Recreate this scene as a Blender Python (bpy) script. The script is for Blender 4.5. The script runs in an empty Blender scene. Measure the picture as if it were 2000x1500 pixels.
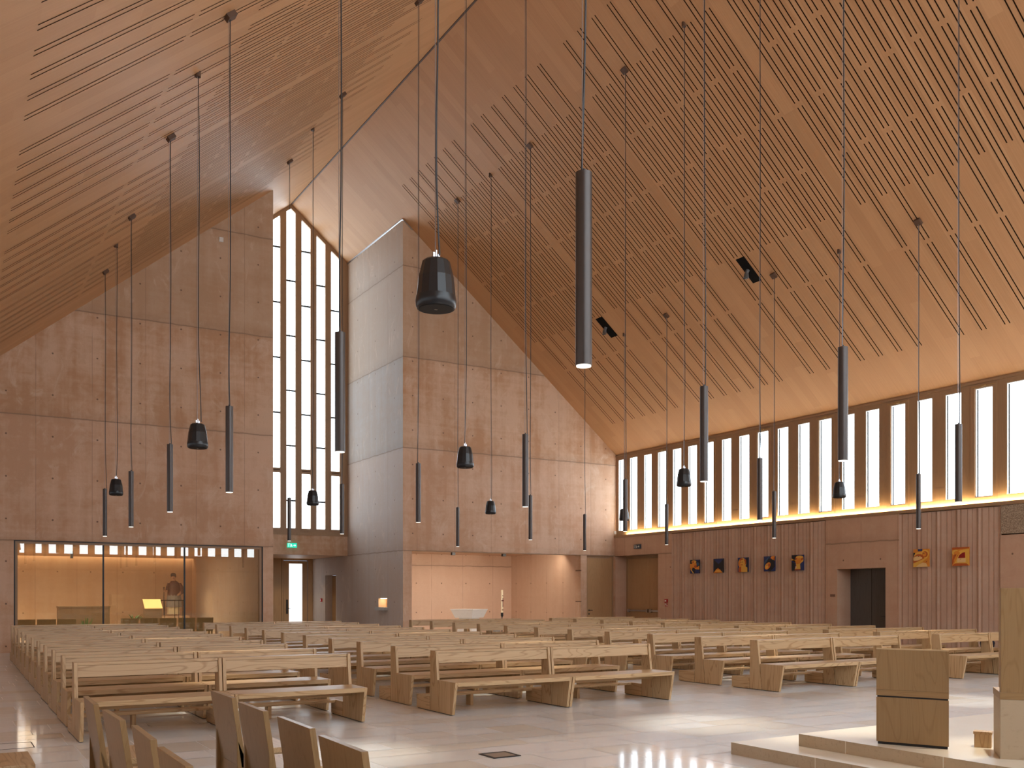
import bpy, math, random
from mathutils import Vector, Matrix
random.seed(7)
sc = bpy.context.scene
col = sc.collection
PI = math.pi

# ------------------------------------------------------------------ measured frame of the hall (metres)
EYE = 1.62
D = 30.473          # face of the rear concrete wall
D2 = 35.70          # plane of the tall window, set back
RW = 23.04          # timber clerestory wall, right
RC = 22.96          # concrete wall below it, right
LW = -2.60          # left wall
YF = -2.40          # wall behind the altar
XL, XR = 9.27, 13.83  # sides of the tall recess
EAVE, SL, X0, X1 = 7.157, .8165, .05, 23.05
K = 1.0403
def roof(X): return EAVE + SL * min(X - X0, X1 - X)
XRIDGE = (X0 + X1) / 2
def floor_z(Y):
    return -.065 if Y < 12.5 else min(0.0, -.065 + .065 * (Y - 12.5) / 18.0)

# ------------------------------------------------------------------ mesh helper
class MB:
    def __init__(s): s.v = []; s.f = []; s.m = []
    def poly(s, pts, mi=0):
        b = len(s.v); s.v += [tuple(p) for p in pts]; s.f.append(tuple(range(b, b + len(pts)))); s.m.append(mi); return s
    def hexa(s, p, mi=0):          # p: 8 points, bottom ring then top ring
        b = len(s.v); s.v += [tuple(q) for q in p]
        for f in ((3, 2, 1, 0), (4, 5, 6, 7), (0, 1, 5, 4), (1, 2, 6, 5), (2, 3, 7, 6), (3, 0, 4, 7)):
            s.f.append(tuple(b + i for i in f)); s.m.append(mi)
        return s
    def box(s, x0, x1, y0, y1, z0, z1, mi=0):
        return s.hexa([(x0, y0, z0), (x1, y0, z0), (x1, y1, z0), (x0, y1, z0), (x0, y0, z1), (x1, y0, z1), (x1, y1, z1), (x0, y1, z1)], mi)
    def prism(s, pts, a, b, axis='x', mi=0):   # polygon in the two other axes, swept along axis from a to b
        n = len(pts); base = len(s.v)
        def P(q, t):
            return {'x': (t, q[0], q[1]), 'y': (q[0], t, q[1]), 'z': (q[0], q[1], t)}[axis]
        s.v += [P(q, a) for q in pts] + [P(q, b) for q in pts]
        s.f.append(tuple(base + i for i in range(n))); s.m.append(mi)
        s.f.append(tuple(base + n + i for i in reversed(range(n)))); s.m.append(mi)
        for i in range(n):
            j = (i + 1) % n
            s.f.append((base + i, base + n + i, base + n + j, base + j)); s.m.append(mi)
        return s
    def loft(s, rings, n=20, mi=0, cap=True):   # rings: (cx, cy, z, rx, ry)
        base = len(s.v)
        for (cx, cy, z, rx, ry) in rings:
            for i in range(n):
                a = 2 * PI * i / n
                s.v.append((cx + rx * math.cos(a), cy + ry * math.sin(a), z))
        for k in range(len(rings) - 1):
            for i in range(n):
                j = (i + 1) % n
                s.f.append((base + k * n + i, base + k * n + j, base + (k + 1) * n + j, base + (k + 1) * n + i)); s.m.append(mi)
        if cap:
            s.f.append(tuple(base + i for i in reversed(range(n)))); s.m.append(mi)
            s.f.append(tuple(base + (len(rings) - 1) * n + i for i in range(n))); s.m.append(mi)
        return s
    def cyl(s, x, y, z0, z1, r, n=24, mi=0): return s.loft([(x, y, z0, r, r), (x, y, z1, r, r)], n, mi)
    def tube(s, pts, r, n=8, mi=0):
        pts = [Vector(p) for p in pts]; base = len(s.v); k = len(pts)
        for i, p in enumerate(pts):
            t = (pts[min(i + 1, k - 1)] - pts[max(i - 1, 0)]).normalized()
            u = t.orthogonal().normalized() if i == 0 else (u - t * u.dot(t)).normalized()
            w = t.cross(u)
            for j in range(n):
                a = 2 * PI * j / n
                s.v.append(tuple(p + (u * math.cos(a) + w * math.sin(a)) * r))
        for i in range(k - 1):
            for j in range(n):
                q = (j + 1) % n
                s.f.append((base + i * n + j, base + i * n + q, base + (i + 1) * n + q, base + (i + 1) * n + j)); s.m.append(mi)
        s.f.append(tuple(base + j for j in reversed(range(n)))); s.m.append(mi)
        s.f.append(tuple(base + (k - 1) * n + j for j in range(n))); s.m.append(mi)
        return s
    def xform(s, M):
        s.v = [tuple(M @ Vector(p)) for p in s.v]; return s
    def build(s, name, mats, parent=None, loc=(0, 0, 0), rz=0, smooth=False, bevel=0, fix=True):
        me = bpy.data.meshes.new(name); me.from_pydata(s.v, [], s.f)
        if not isinstance(mats, (list, tuple)): mats = [mats]
        for m in mats: me.materials.append(m)
        me.polygons.foreach_set('material_index', s.m)
        if fix:
            import bmesh
            bm = bmesh.new(); bm.from_mesh(me); bmesh.ops.recalc_face_normals(bm, faces=bm.faces); bm.to_mesh(me); bm.free()
        if smooth:
            me.polygons.foreach_set('use_smooth', [True] * len(me.polygons))
            try: me.set_sharp_from_angle(angle=math.radians(40))
            except Exception: pass
        me.update()
        o = bpy.data.objects.new(name, me); col.objects.link(o)
        o.location = loc; o.rotation_euler = (0, 0, rz)
        if parent: o.parent = parent
        if bevel:
            b = o.modifiers.new('edge', 'BEVEL'); b.width = bevel; b.segments = 2; b.limit_method = 'ANGLE'
        return o

def tag(o, label, cat, group=None, kind=None):
    o['label'] = label; o['category'] = cat
    if group: o['group'] = group
    if kind: o['kind'] = kind
    return o
def thing(name, label, cat, loc=(0, 0, 0), rz=0, group=None, kind=None):
    o = bpy.data.objects.new(name, None); col.objects.link(o); o.empty_display_size = .2
    o.location = loc; o.rotation_euler = (0, 0, rz)
    return tag(o, label, cat, group, kind)
def children(o): return [c for c in col.objects if c.parent == o]
def copy_tree(o, kids):
    def cp(x, par):
        c = x.copy(); col.objects.link(c)
        if par: c.parent = par
        for k in kids.get(x.name, []): cp(k, c)
        return c
    return cp(o, None)
def kid_map(o):
    m = {}
    def rec(x):
        m[x.name] = children(x)
        for c in m[x.name]: rec(c)
    rec(o); return m

# ------------------------------------------------------------------ material helper
class NT:
    def __init__(s, name):
        s.mat = bpy.data.materials.new(name); s.mat.use_nodes = True
        s.t = s.mat.node_tree; s.t.nodes.clear()
        s.out = s.t.nodes.new('ShaderNodeOutputMaterial')
    def n(s, typ, **kw):
        nd = s.t.nodes.new(typ)
        for k, v in kw.items():
            if k.startswith('i_'): nd.inputs[k[2:].replace('_', ' ')].default_value = v
            else: setattr(nd, k, v)
        return nd
    def l(s, a, b): s.t.links.new(a, b)
    def val(s, x, sock):
        if hasattr(x, 'is_output') or isinstance(x, bpy.types.NodeSocket): s.l(x, sock)
        else: sock.default_value = x
    def m(s, op, a, b=0.0, c=None):
        nd = s.t.nodes.new('ShaderNodeMath'); nd.operation = op
        s.val(a, nd.inputs[0]); s.val(b, nd.inputs[1])
        if c is not None: s.val(c, nd.inputs[2])
        return nd.outputs[0]
    def ss(s, x, lo, hi):        # smoothstep lo..hi -> 0..1
        nd = s.t.nodes.new('ShaderNodeMapRange'); nd.interpolation_type = 'SMOOTHSTEP'
        s.val(x, nd.inputs[0]); nd.inputs[1].default_value = lo; nd.inputs[2].default_value = hi
        return nd.outputs[0]
    def mix(s, fac, a, b):
        nd = s.t.nodes.new('ShaderNodeMix'); nd.data_type = 'RGBA'
        s.val(fac, nd.inputs[0])
        for x, i in ((a, 6), (b, 7)):
            if isinstance(x, tuple): nd.inputs[i].default_value = (*x, 1) if len(x) == 3 else x
            else: s.l(x, nd.inputs[i])
        return nd.outputs[2]
    def mapped(s, co, scale, loc=(0, 0, 0)):
        nd = s.t.nodes.new('ShaderNodeMapping'); s.l(co, nd.inputs[0]); nd.inputs['Scale'].default_value = scale; nd.inputs['Location'].default_value = loc
        return nd.outputs[0]
    def noise(s, co, scale=1.0, detail=3, rough=.55, dist=0):
        nd = s.t.nodes.new('ShaderNodeTexNoise'); s.l(co, nd.inputs['Vector'])
        nd.inputs['Scale'].default_value = scale; nd.inputs['Detail'].default_value = detail
        nd.inputs['Roughness'].default_value = rough; nd.inputs['Distortion'].default_value = dist
        return nd.outputs[0]
    def bsdf(s, color, rough=.5, metal=0, bump=None, bs=.1, bd=.01, spec=None, coat=0):
        b = s.t.nodes.new('ShaderNodeBsdfPrincipled')
        if isinstance(color, tuple): b.inputs['Base Color'].default_value = (*color, 1)
        else: s.l(color, b.inputs['Base Color'])
        s.val(rough, b.inputs['Roughness']); b.inputs['Metallic'].default_value = metal
        if spec is not None: b.inputs['Specular IOR Level'].default_value = spec
        if coat: b.inputs['Coat Weight'].default_value = coat; b.inputs['Coat Roughness'].default_value = .07
        if bump is not None:
            bp = s.t.nodes.new('ShaderNodeBump'); bp.inputs['Strength'].default_value = bs; bp.inputs['Distance'].default_value = bd
            s.l(bump, bp.inputs['Height']); s.l(bp.outputs[0], b.inputs['Normal'])
        s.l(b.outputs[0], s.out.inputs[0]); return s.mat

def plain(name, c, rough=.5, metal=0, spec=None):
    t = NT(name); co = t.n('ShaderNodeTexCoord').outputs['Object']
    nz = t.noise(co, 14, 2)
    k = t.m('MULTIPLY_ADD', nz, .16, .92)
    cc = t.mix(k, tuple(x * .0 for x in c), c)
    return t.bsdf(cc, rough, metal, spec=spec)
def emit(name, c, s):
    t = NT(name); e = t.n('ShaderNodeEmission'); e.inputs[0].default_value = (*c, 1); e.inputs[1].default_value = s
    t.l(e.outputs[0], t.out.inputs[0]); return t.mat

def wood(name, light, dark, axis='x', rough=.42, figure=1.0, rnd=True, ring=15.0):
    t = NT(name); co = t.n('ShaderNodeTexCoord').outputs['Object']
    sep = t.n('ShaderNodeSeparateXYZ')
    add = t.n('ShaderNodeVectorMath', operation='ADD'); t.l(co, add.inputs[0])
    if rnd:
        oi = t.n('ShaderNodeObjectInfo')
        mul = t.n('ShaderNodeVectorMath', operation='SCALE'); mul.inputs[0].default_value = (17.3, 11.7, 23.1)
        t.l(oi.outputs['Random'], mul.inputs['Scale']); t.l(mul.outputs[0], add.inputs[1])
    co = add.outputs[0]
    st = {'x': (.35, 3, 3), 'y': (3, .35, 3), 'z': (3, 3, .35)}[axis]
    fi = {'x': (2, 90, 90), 'y': (90, 2, 90), 'z': (90, 90, 2)}[axis]
    c1 = t.mapped(co, st)
    warp = t.noise(c1, 1.1, 2, .5, .6)
    ringv = t.m('FRACT', t.m('MULTIPLY', warp, ring))
    ringv = t.m('ABSOLUTE', t.m('SUBTRACT', ringv, .5))
    ringl = t.ss(ringv, .0, .17)                      # dark thin growth lines
    fine = t.noise(t.mapped(co, fi), 1.0, 2)
    v = t.m('MULTIPLY_ADD', t.m('SUBTRACT', 1.0, ringl), .8 * figure, t.m('MULTIPLY', t.m('SUBTRACT', fine, .35), .9))
    broad = t.noise(c1, .7, 1)
    v = t.m('ADD', v, t.m('MULTIPLY', t.m('SUBTRACT', broad, .5), .7))
    if rnd: v = t.m('ADD', v, t.m('MULTIPLY', t.m('SUBTRACT', oi.outputs['Random'], .5), .25))
    cl = t.n('ShaderNodeClamp'); t.l(v, cl.inputs[0])
    return t.bsdf(t.mix(cl.outputs[0], light, dark), rough, bump=fine, bs=.08, bd=.002)

def concrete(name, axis='x', joints=(), vper=1.49, voff=.91, hper=1.19, hoff=1.65, hz=.0, zper=1.2, base=((.64, .45, .32), (.50, .295, .17)), holes=True, pale=.5, tone=1.0):
    t = NT(name); co = t.n('ShaderNodeTexCoord').outputs['Object']
    sep = t.n('ShaderNodeSeparateXYZ'); t.l(co, sep.inputs[0])
    h = sep.outputs[0 if axis == 'x' else 1]; z = sep.outputs[2]
    big = t.noise(co, .42, 4, .6, .4)
    streak = t.noise(t.mapped(co, (2.6, 2.6, .16)), 1.0, 4, .6)
    pour = t.noise(t.mapped(co, (.22, .22, 5.0)), 1.0, 3, .6, .5)
    fine = t.noise(co, 38, 3, .6)
    mott = t.noise(co, 3.2, 5, .65, .8)
    f = t.m('ADD', t.m('MULTIPLY', t.m('SUBTRACT', big, .5), 2.6), t.m('MULTIPLY', t.m('SUBTRACT', streak, .5), 2.2))
    f = t.m('ADD', f, t.m('MULTIPLY', t.m('SUBTRACT', pour, .5), .9))
    f = t.m('ADD', f, t.m('MULTIPLY', t.m('SUBTRACT', mott, .5), 1.6))
    f = t.m('ADD', f, .5)
    cl = t.n('ShaderNodeClamp'); t.l(f, cl.inputs[0])
    b0 = tuple(x * tone for x in base[0]); b1 = tuple(x * tone for x in base[1])
    c = t.mix(cl.outputs[0], b0, b1)
    if joints:      # upper pours are browner than the lower ones
        c = t.mix(t.m('MULTIPLY', t.ss(z, 9.90, 9.95), .55), c, (.47, .335, .225))
        c = t.mix(t.m('MULTIPLY', t.m('SUBTRACT', 1.0, t.ss(z, 6.74, 6.79)), .22), c, (.68, .46, .35))
    # lime bloom: pale wandering patches
    pl = t.m('MULTIPLY', t.ss(t.noise(t.mapped(co, (1, 1, .55)), 1.35, 5, .68, 1.6), .55, .72), pale)
    c = t.mix(pl, c, tuple(x * tone for x in (.70, .555, .435)))
    zz = t.m('ADD', z, t.m('MULTIPLY', t.m('SUBTRACT', t.noise(t.mapped(co, (1.5, 1.5, .0)), 1.4, 3, .6), .5), .07))
    line = None
    for zj in joints:
        dz = t.m('SUBTRACT', zz, zj)
        a = t.m('SUBTRACT', 1.0, t.ss(t.m('ABSOLUTE', dz), .008, .032))
        sm = t.m('MULTIPLY', t.m('SUBTRACT', 1.0, t.ss(t.m('ABSOLUTE', t.m('ADD', dz, -.05)), .0, .28)), t.m('MULTIPLY', mott, .35))
        a = t.m('MAXIMUM', a, sm)
        line = a if line is None else t.m('MAXIMUM', line, a)
    if line is not None: c = t.mix(t.m('MULTIPLY', line, .72), c, (.23, .155, .105))
    if vper:
        fr = t.m('FRACT', t.m('DIVIDE', t.m('SUBTRACT', h, voff), vper))
        dv = t.m('MULTIPLY', t.m('ABSOLUTE', t.m('SUBTRACT', fr, .5)), vper)
        lv = t.m('SUBTRACT', 1.0, t.ss(dv, .003, .014))
        lv = t.m('MULTIPLY', lv, t.ss(t.noise(t.mapped(co, (.3, .3, 1.2)), 1.0, 3), .32, .52))
        c = t.mix(t.m('MULTIPLY', lv, .5), c, (.25, .15, .10))
    if holes:
        u = t.m('MULTIPLY', t.m('SUBTRACT', t.m('FRACT', t.m('ADD', t.m('DIVIDE', t.m('SUBTRACT', h, hoff), hper), .5)), .5), hper)
        v = t.m('MULTIPLY', t.m('SUBTRACT', t.m('FRACT', t.m('ADD', t.m('DIVIDE', t.m('SUBTRACT', z, hz), zper), .5)), .5), zper)
        r = t.m('SQRT', t.m('ADD', t.m('MULTIPLY', u, u), t.m('MULTIPLY', v, v)))
        c = t.mix(t.m('MULTIPLY', t.m('SUBTRACT', 1.0, t.ss(r, .016, .034)), .85), c, (.13, .075, .05))
    c = t.mix(t.m('MULTIPLY', t.m('SUBTRACT', fine, .5), .35), c, (.20, .12, .08))
    return t.bsdf(c, .62, bump=t.m('ADD', fine, t.m('MULTIPLY', mott, 2.0)), bs=.12, bd=.006, spec=.3)

M = {}
OAK_L, OAK_D = (.56, .39, .215), (.38, .235, .105)
M['oak_x'] = wood('oak_along', OAK_L, OAK_D, 'x', .38)
M['oak_y'] = wood('oak_across', OAK_L, OAK_D, 'y', .38)
M['oak_z'] = wood('oak_upright', OAK_L, OAK_D, 'z', .42)
M['veneer'] = wood('oak_veneer', (.33, .212, .098), (.25, .15, .06), 'z', .36, .6, True, 15)
M['veneer_x'] = wood('oak_veneer_along', (.33, .21, .095), (.26, .152, .06), 'x', .36, .6)
M['door_oak'] = wood('door_oak', (.46, .285, .145), (.34, .195, .09), 'z', .4, .35, False)
M['frame_oak'] = wood('window_oak', (.36, .225, .125), (.27, .16, .085), 'z', .45, .3, False)
JZ = [3.19, 6.763, 9.92, 13.08]
M['conc_back'] = concrete('pink_concrete_rear_wall', 'x', JZ, 1.487, .912 - .745, 1.19, 1.645, .19, 1.2)
M['conc_tower'] = concrete('pink_concrete_front_of_tower', 'x', JZ, 1.487, 13.83 - .2, 1.19, 14.2, .19, 1.2, tone=1.02)
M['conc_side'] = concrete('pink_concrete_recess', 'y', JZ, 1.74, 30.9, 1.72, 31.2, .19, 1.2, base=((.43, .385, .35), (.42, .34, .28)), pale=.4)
M['conc_lint'] = concrete('pink_concrete_lintel', 'x', [], 0, 0, 1.19, 0, .5, 1.2, holes=False)
M['conc_right'] = concrete('pink_concrete_right_wall', 'y', [3.17], 1.24, 18.05, 1.3, 18.0, 2.66, 9.0, base=((.54, .365, .255), (.48, .30, .20)), pale=.15)
M['conc_niche'] = concrete('pink_concrete_font_recess', 'x', [2.86], 1.46, 15.3, 1.15, 14.5, .93, 1.2, base=((.62, .43, .31), (.58, .385, .27)), pale=.15)
M['conc_niche_side'] = concrete('pink_concrete_font_side', 'y', [], 1.2, 31.1, 1.2, 31.7, .93, 1.2, base=((.62, .43, .31), (.58, .385, .27)), pale=.15)
M['conc_chapel'] = concrete('pink_concrete_chapel', 'x', [], 1.47, 1.0, 1.19, 1.6, 2.55, 1.6, base=((.60, .425, .29), (.55, .365, .24)), pale=.2)
M['conc_chapel_side'] = concrete('pink_concrete_chapel_side', 'y', [], 1.47, 31.0, 1.19, 31.6, 2.55, 1.6, base=((.60, .425, .29), (.55, .365, .24)), pale=.2)
M['conc_pleat'] = concrete('pink_concrete_pleats', 'y', [], 0, 0, 1, 0, 0, 1, base=((.54, .385, .295), (.48, .32, .235)), holes=False, pale=.1)

def aggregate():
    t = NT('exposed_aggregate'); co = t.n('ShaderNodeTexCoord').outputs['Object']
    n = t.noise(co, 46, 3, .7)
    c = t.mix(t.ss(n, .35, .68), (.20, .14, .095), (.52, .42, .31))
    return t.bsdf(c, .8, bump=n, bs=.6, bd=.02)
M['aggregate'] = aggregate()

def ceiling_mat():
    t = NT('ceiling_wood_veneer'); co = t.n('ShaderNodeTexCoord').outputs['Object']
    sep = t.n('ShaderNodeSeparateXYZ'); t.l(co, sep.inputs[0])
    pl = t.m('FLOOR', t.m('DIVIDE', sep.outputs[1], .2983))
    off = t.m('MULTIPLY', t.m('FRACT', t.m('MULTIPLY', pl, .381)), 2.6)
    ln = t.m('FLOOR', t.m('DIVIDE', t.m('ADD', sep.outputs[0], off), 2.2))
    cmb = t.n('ShaderNodeCombineXYZ'); t.l(pl, cmb.inputs[0]); t.l(ln, cmb.inputs[1])
    wn = t.n('ShaderNodeTexWhiteNoise', noise_dimensions='2D'); t.l(cmb.outputs[0], wn.inputs['Vector'])
    grain = t.noise(t.mapped(co, (.9, 42, .9)), 1.0, 3, .6)
    f = t.m('ADD', t.m('MULTIPLY', wn.outputs[0], .42), t.m('MULTIPLY', t.m('SUBTRACT', grain, .32), .95))
    fr = t.m('ABSOLUTE', t.m('SUBTRACT', t.m('FRACT', t.m('DIVIDE', sep.outputs[1], .2983)), .5))
    seam = t.ss(fr, .492, .499)
    c = t.mix(f, (.60, .345, .175), (.48, .255, .12))
    c = t.mix(t.m('MULTIPLY', seam, .35), c, (.22, .11, .05))
    return t.bsdf(c, .5, bump=grain, bs=.05, bd=.002, spec=.28)
M['ceiling'] = ceiling_mat()
M['slot'] = plain('dark_slot', (.022, .012, .007), .9, spec=.0)
M['black'] = plain('black_metal', (.012, .012, .014), .45)
M['dark'] = plain('dark_recess', (.01, .009, .008), .9, spec=.1)
M['tube'] = plain('bronze_grey_metal', (.075, .064, .06), .36, .6)
M['cable'] = plain('black_cable', (.03, .032, .036), .5)
M['wire'] = plain('steel_wire', (.34, .34, .36), .35, .8)
M['steel'] = plain('brushed_steel', (.55, .55, .57), .28, 1.0)
M['mount'] = plain('brown_ceiling_mount', (.10, .052, .03), .6)
M['speaker'] = plain('black_loudspeaker_shell', (.012, .015, .019), .3)
M['grille'] = plain('black_loudspeaker_grille', (.006, .006, .007), .7)
M['white'] = plain('white_plastic', (.75, .74, .70), .5)
M['red'] = plain('red_plastic', (.42, .012, .015), .4)
M['brass'] = plain('brass_opener', (.50, .33, .14), .4, .6)
M['navy'] = plain('navy_cloth', (.008, .011, .028), .85)
M['stone'] = None
M['fontstone'] = plain('pale_font_stone', (.82, .80, .77), .35)
M['wax'] = plain('candle_wax', (.80, .70, .50), .45)
M['leaf'] = plain('green_leaf', (.045, .12, .022), .55)
M['pot'] = plain('grey_pot', (.30, .29, .27), .6)
M['skin'] = plain('statue_skin', (.52, .30, .19), .5)
M['hair'] = plain('statue_hair', (.045, .03, .022), .7)
M['robe'] = plain('statue_brown_red_robe', (.11, .05, .038), .55)
M['skirt'] = plain('statue_grey_lace', (.20, .19, .19), .6)
M['under'] = plain('statue_cream_underskirt', (.66, .58, .42), .6)
M['frost'] = emit('frosted_daylight_glass', (.80, .91, 1.0), 5.6)
M['frost_tall'] = emit('frosted_daylight_glass_gable', (.78, .90, 1.0), 5.0)
M['frost_front'] = emit('frosted_daylight_glass_front', (.84, .93, 1.0), 5.6)
M['frost_left'] = emit('frosted_daylight_glass_left', (.82, .92, 1.0), 1.4)
M['led'] = emit('warm_light_line', (1.0, .76, .38), 150.0)
M['lens'] = emit('pendant_lens', (1.0, .93, .80), 1.6)
M['green'] = emit('green_exit_light', (.02, .62, .40), 1.1)
M['whitelit'] = emit('white_sign_light', (.9, 1.0, .95), 1.0)
M['bluesign'] = plain('dark_blue_sign', (.015, .035, .06), .4)
M['doorglass'] = emit('door_daylight_glass', (.92, .96, 1.0), 1.6)
M['warmniche'] = emit('niche_lamp', (1.0, .72, .38), 9.0)

def glass():
    t = NT('clear_window_glass')
    fr = t.n('ShaderNodeFresnel'); fr.inputs[0].default_value = 1.62
    tr = t.n('ShaderNodeBsdfTransparent'); tr.inputs[0].default_value = (.86, .85, .80, 1)
    gl = t.n('ShaderNodeBsdfGlossy'); gl.inputs['Roughness'].default_value = 0.0; gl.inputs[0].default_value = (1, 1, 1, 1)
    mx = t.n('ShaderNodeMixShader'); t.l(t.m('MULTIPLY', fr.outputs[0], 1.5), mx.inputs[0]); t.l(tr.outputs[0], mx.inputs[1]); t.l(gl.outputs[0], mx.inputs[2])
    t.l(mx.outputs[0], t.out.inputs[0]); return t.mat
M['glass'] = glass()

def limestone(name, attr=True, c0=(.78, .80, .81), c1=(.71, .68, .62), c2=(.82, .85, .88), rough=.2, fossils=.0, coat=0):
    t = NT(name); co = t.n('ShaderNodeTexCoord').outputs['Object']
    n1 = t.noise(co, 2.2, 4, .6); n2 = t.noise(t.mapped(co, (6, 14, 14)), 1.6, 4, .7)
    if attr:
        at = t.n('ShaderNodeAttribute', attribute_name='tile'); a = t.n('ShaderNodeSeparateColor'); t.l(at.outputs['Color'], a.inputs[0])
        c = t.mix(t.ss(a.outputs[0], .35, .95), c0, c1); c = t.mix(t.ss(a.outputs[1], .45, .9), c, c2)
    else: c = t.mix(n1, c0, c1)
    c = t.mix(t.m('MULTIPLY', t.ss(n2, .52, .75), .28 + fossils), c, c1 if not fossils else (.36, .26, .17))
    c = t.mix(t.m('MULTIPLY', t.m('SUBTRACT', n1, .5), .4), c, c2)
    return t.bsdf(c, t.m('MULTIPLY_ADD', n1, .10, rough - .05), bump=n1, bs=.015, bd=.01, spec=.5, coat=coat)
M['stone_floor'] = limestone('limestone_floor', rough=.36, coat=.55)
M['joint'] = plain('pale_floor_joint', (.88, .88, .88), .5)
M['step'] = limestone('limestone_step', False, (.80, .75, .64), (.74, .66, .52), (.84, .80, .72), .3)
M['step_edge'] = limestone('split_limestone_edge', False, (.60, .50, .36), (.42, .32, .20), (.68, .60, .47), .75, .45)
M['fossil'] = limestone('shell_limestone', False, (.54, .44, .31), (.40, .31, .20), (.74, .69, .60), .5, .4)

# ------------------------------------------------------------------ walls with openings
def wall(mb, u0, u1, z0, ztop, holes, t0, t1, axis='x', mi=0, breaks=()):
    """vertical slab in the plane (axis, z), thickness t0..t1; holes (a, b, za, zb); ztop a number or a function of u"""
    top = ztop if callable(ztop) else (lambda u: ztop)
    us = sorted({u0, u1, *[h[0] for h in holes], *[h[1] for h in holes], *breaks})
    us = [u for u in us if u0 - 1e-6 <= u <= u1 + 1e-6]
    for a, b in zip(us[:-1], us[1:]):
        if b - a < 1e-5: continue
        mid = (a + b) / 2
        hs = sorted([h for h in holes if h[0] - 1e-6 <= mid <= h[1] + 1e-6], key=lambda h: h[2])
        lo = lambda u: z0
        for h in hs + [None]:
            if h is None: hi = top
            else: hi = (lambda u, q=h[2]: q)
            if hi(mid) - lo(mid) > 1e-4:
                pts = []
                for zf in (lo, hi):
                    for (u, t) in ((a, t0), (b, t0), (b, t1), (a, t1)):
                        pts.append((u, t, zf(u)) if axis == 'x' else (t, u, zf(u)))
                mb.hexa(pts, mi)
            if h is not None:
                z1 = h[3]
                lo = z1 if callable(z1) else (lambda u, q=z1: q)
    return mb
def struct(o, label, cat='wall'): return tag(o, label, cat, kind='structure')

# floor: slabs laid in free-length rows across the nave
def build_floor():
    mb = MB(); cols = []
    y = YF - .2
    mb.poly([(LW - .4, YF - .2, -.067), (24.2, YF - .2, -.067), (24.2, 12.5, -.067), (LW - .4, 12.5, -.067)], 1)
    mb.poly([(LW - .4, 12.5, -.067), (24.2, 12.5, -.067), (24.2, 30.5, -.002), (LW - .4, 30.5, -.002)], 1)
    mb.poly([(LW - .4, 30.5, -.002), (24.2, 30.5, -.002), (24.2, 41.4, -.002), (LW - .4, 41.4, -.002)], 1)
    cols += [(.5, .5)] * 3
    j = .005
    while y < 41.2:
        h = random.choice((.42, .42, .5, .5, .62, .7))
        if y < 12.5 < y + h: h = 12.5 - y + .0001
        x = LW - .4 - random.random()
        while x < 24.2:
            w = random.choice((.6, .75, .9, 1.05, 1.25))
            a, b, c, d = x + j, x + w - j, y + j, y + h - j
            mb.poly([(a, c, floor_z(c)), (b, c, floor_z(c)), (b, d, floor_z(d)), (a, d, floor_z(d))], 0)
            cols.append((random.random(), random.random()))
            x += w
        y += h
    o = mb.build('floor', [M['stone_floor'], M['joint']], fix=False)
    at = o.data.color_attributes.new('tile', 'FLOAT_COLOR', 'CORNER')
    data = []
    for p, c in zip(o.data.polygons, cols):
        data += [c[0], c[1], 0, 1] * p.loop_total
    at.data.foreach_set('color', data)
    return struct(o, 'pale polished limestone slab floor of the nave', 'floor')
build_floor()

# ceiling: two timber slopes, slots cut in pairs
def build_ceiling(side):
    mb = MB()
    Y0, Y1 = YF - .3, D2 + .1
    th = .12
    if side == 'left': a, b = LW - .3, XRIDGE
    else: a, b = XRIDGE, RW + .1
    za, zb = roof(a), roof(b)
    mb.prism([(a, za), (b, zb), (b, zb + th), (a, za + th)], Y0, Y1, 'y', 0)
    # black shadow joint along the ridge
    if side == 'right': mb.prism([(XRIDGE - .015, roof(XRIDGE) - .03), (XRIDGE + .03, roof(XRIDGE) - .035), (XRIDGE + .03, roof(XRIDGE)), (XRIDGE - .015, roof(XRIDGE))], Y0, Y1, 'y', 2)
    g = -.004; hw = .0125 if side == 'right' else .0095
    def slot(xa, xb, y):
        if side == 'left':
            f = lambda X: X - (31 - y) * (.0118 + .0017 * X) * (1 if y < 31 else 0)
            xa, xb = f(23.1 - xb), f(23.1 - xa)
        mb.poly([(xa, y - hw, roof(xa) + g), (xb, y - hw, roof(xb) + g), (xb, y + hw, roof(xb) + g), (xa, y + hw, roof(xa) + g)], 1)
    mod = .5966
    k0 = int((YF - 15.29) / mod) + 1
    for k in range(k0, 25):
        yl = 15.29 + mod * k
        if yl > 29.6: break
        miss = (k % 8 == 0) if side == 'right' else (k % 8 == 7)
        if not miss:
            for dy in (0, .122):
                for i in range(4):
                    s = 13.19 + i * 2.196
                    slot(s, s + 2.11, yl + dy)
        for dy in (.2983, .4203):
            if yl + dy > 29.9: continue
            for i in range(2):
                s = 14.285 + i * 2.196
                slot(s, s + 2.11, yl + dy)
    o = mb.build('ceiling_' + side, [M['ceiling'], M['slot'], M['mount']], fix=False)
    return struct(o, 'sloping wood ceiling with paired dark slots, %s of the ridge' % side, 'ceiling')
build_ceiling('left'); build_ceiling('right')

# rear wall, left of the tall recess, with the chapel opening
mb = MB()
WX0, WX1 = 1.84, 8.942
wall(mb, LW - .3, XL, -.1, lambda u: roof(u) + .02, [(WX0, WX1, 0.0, 3.19)], D, D + .45, 'x')
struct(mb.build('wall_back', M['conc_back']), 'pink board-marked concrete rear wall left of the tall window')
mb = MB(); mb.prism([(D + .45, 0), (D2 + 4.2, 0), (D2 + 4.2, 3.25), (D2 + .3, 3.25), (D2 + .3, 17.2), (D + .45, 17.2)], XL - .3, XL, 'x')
struct(mb.build('wall_recess_left', M['conc_side']), 'concrete flank on the left of the tall window recess')
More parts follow.
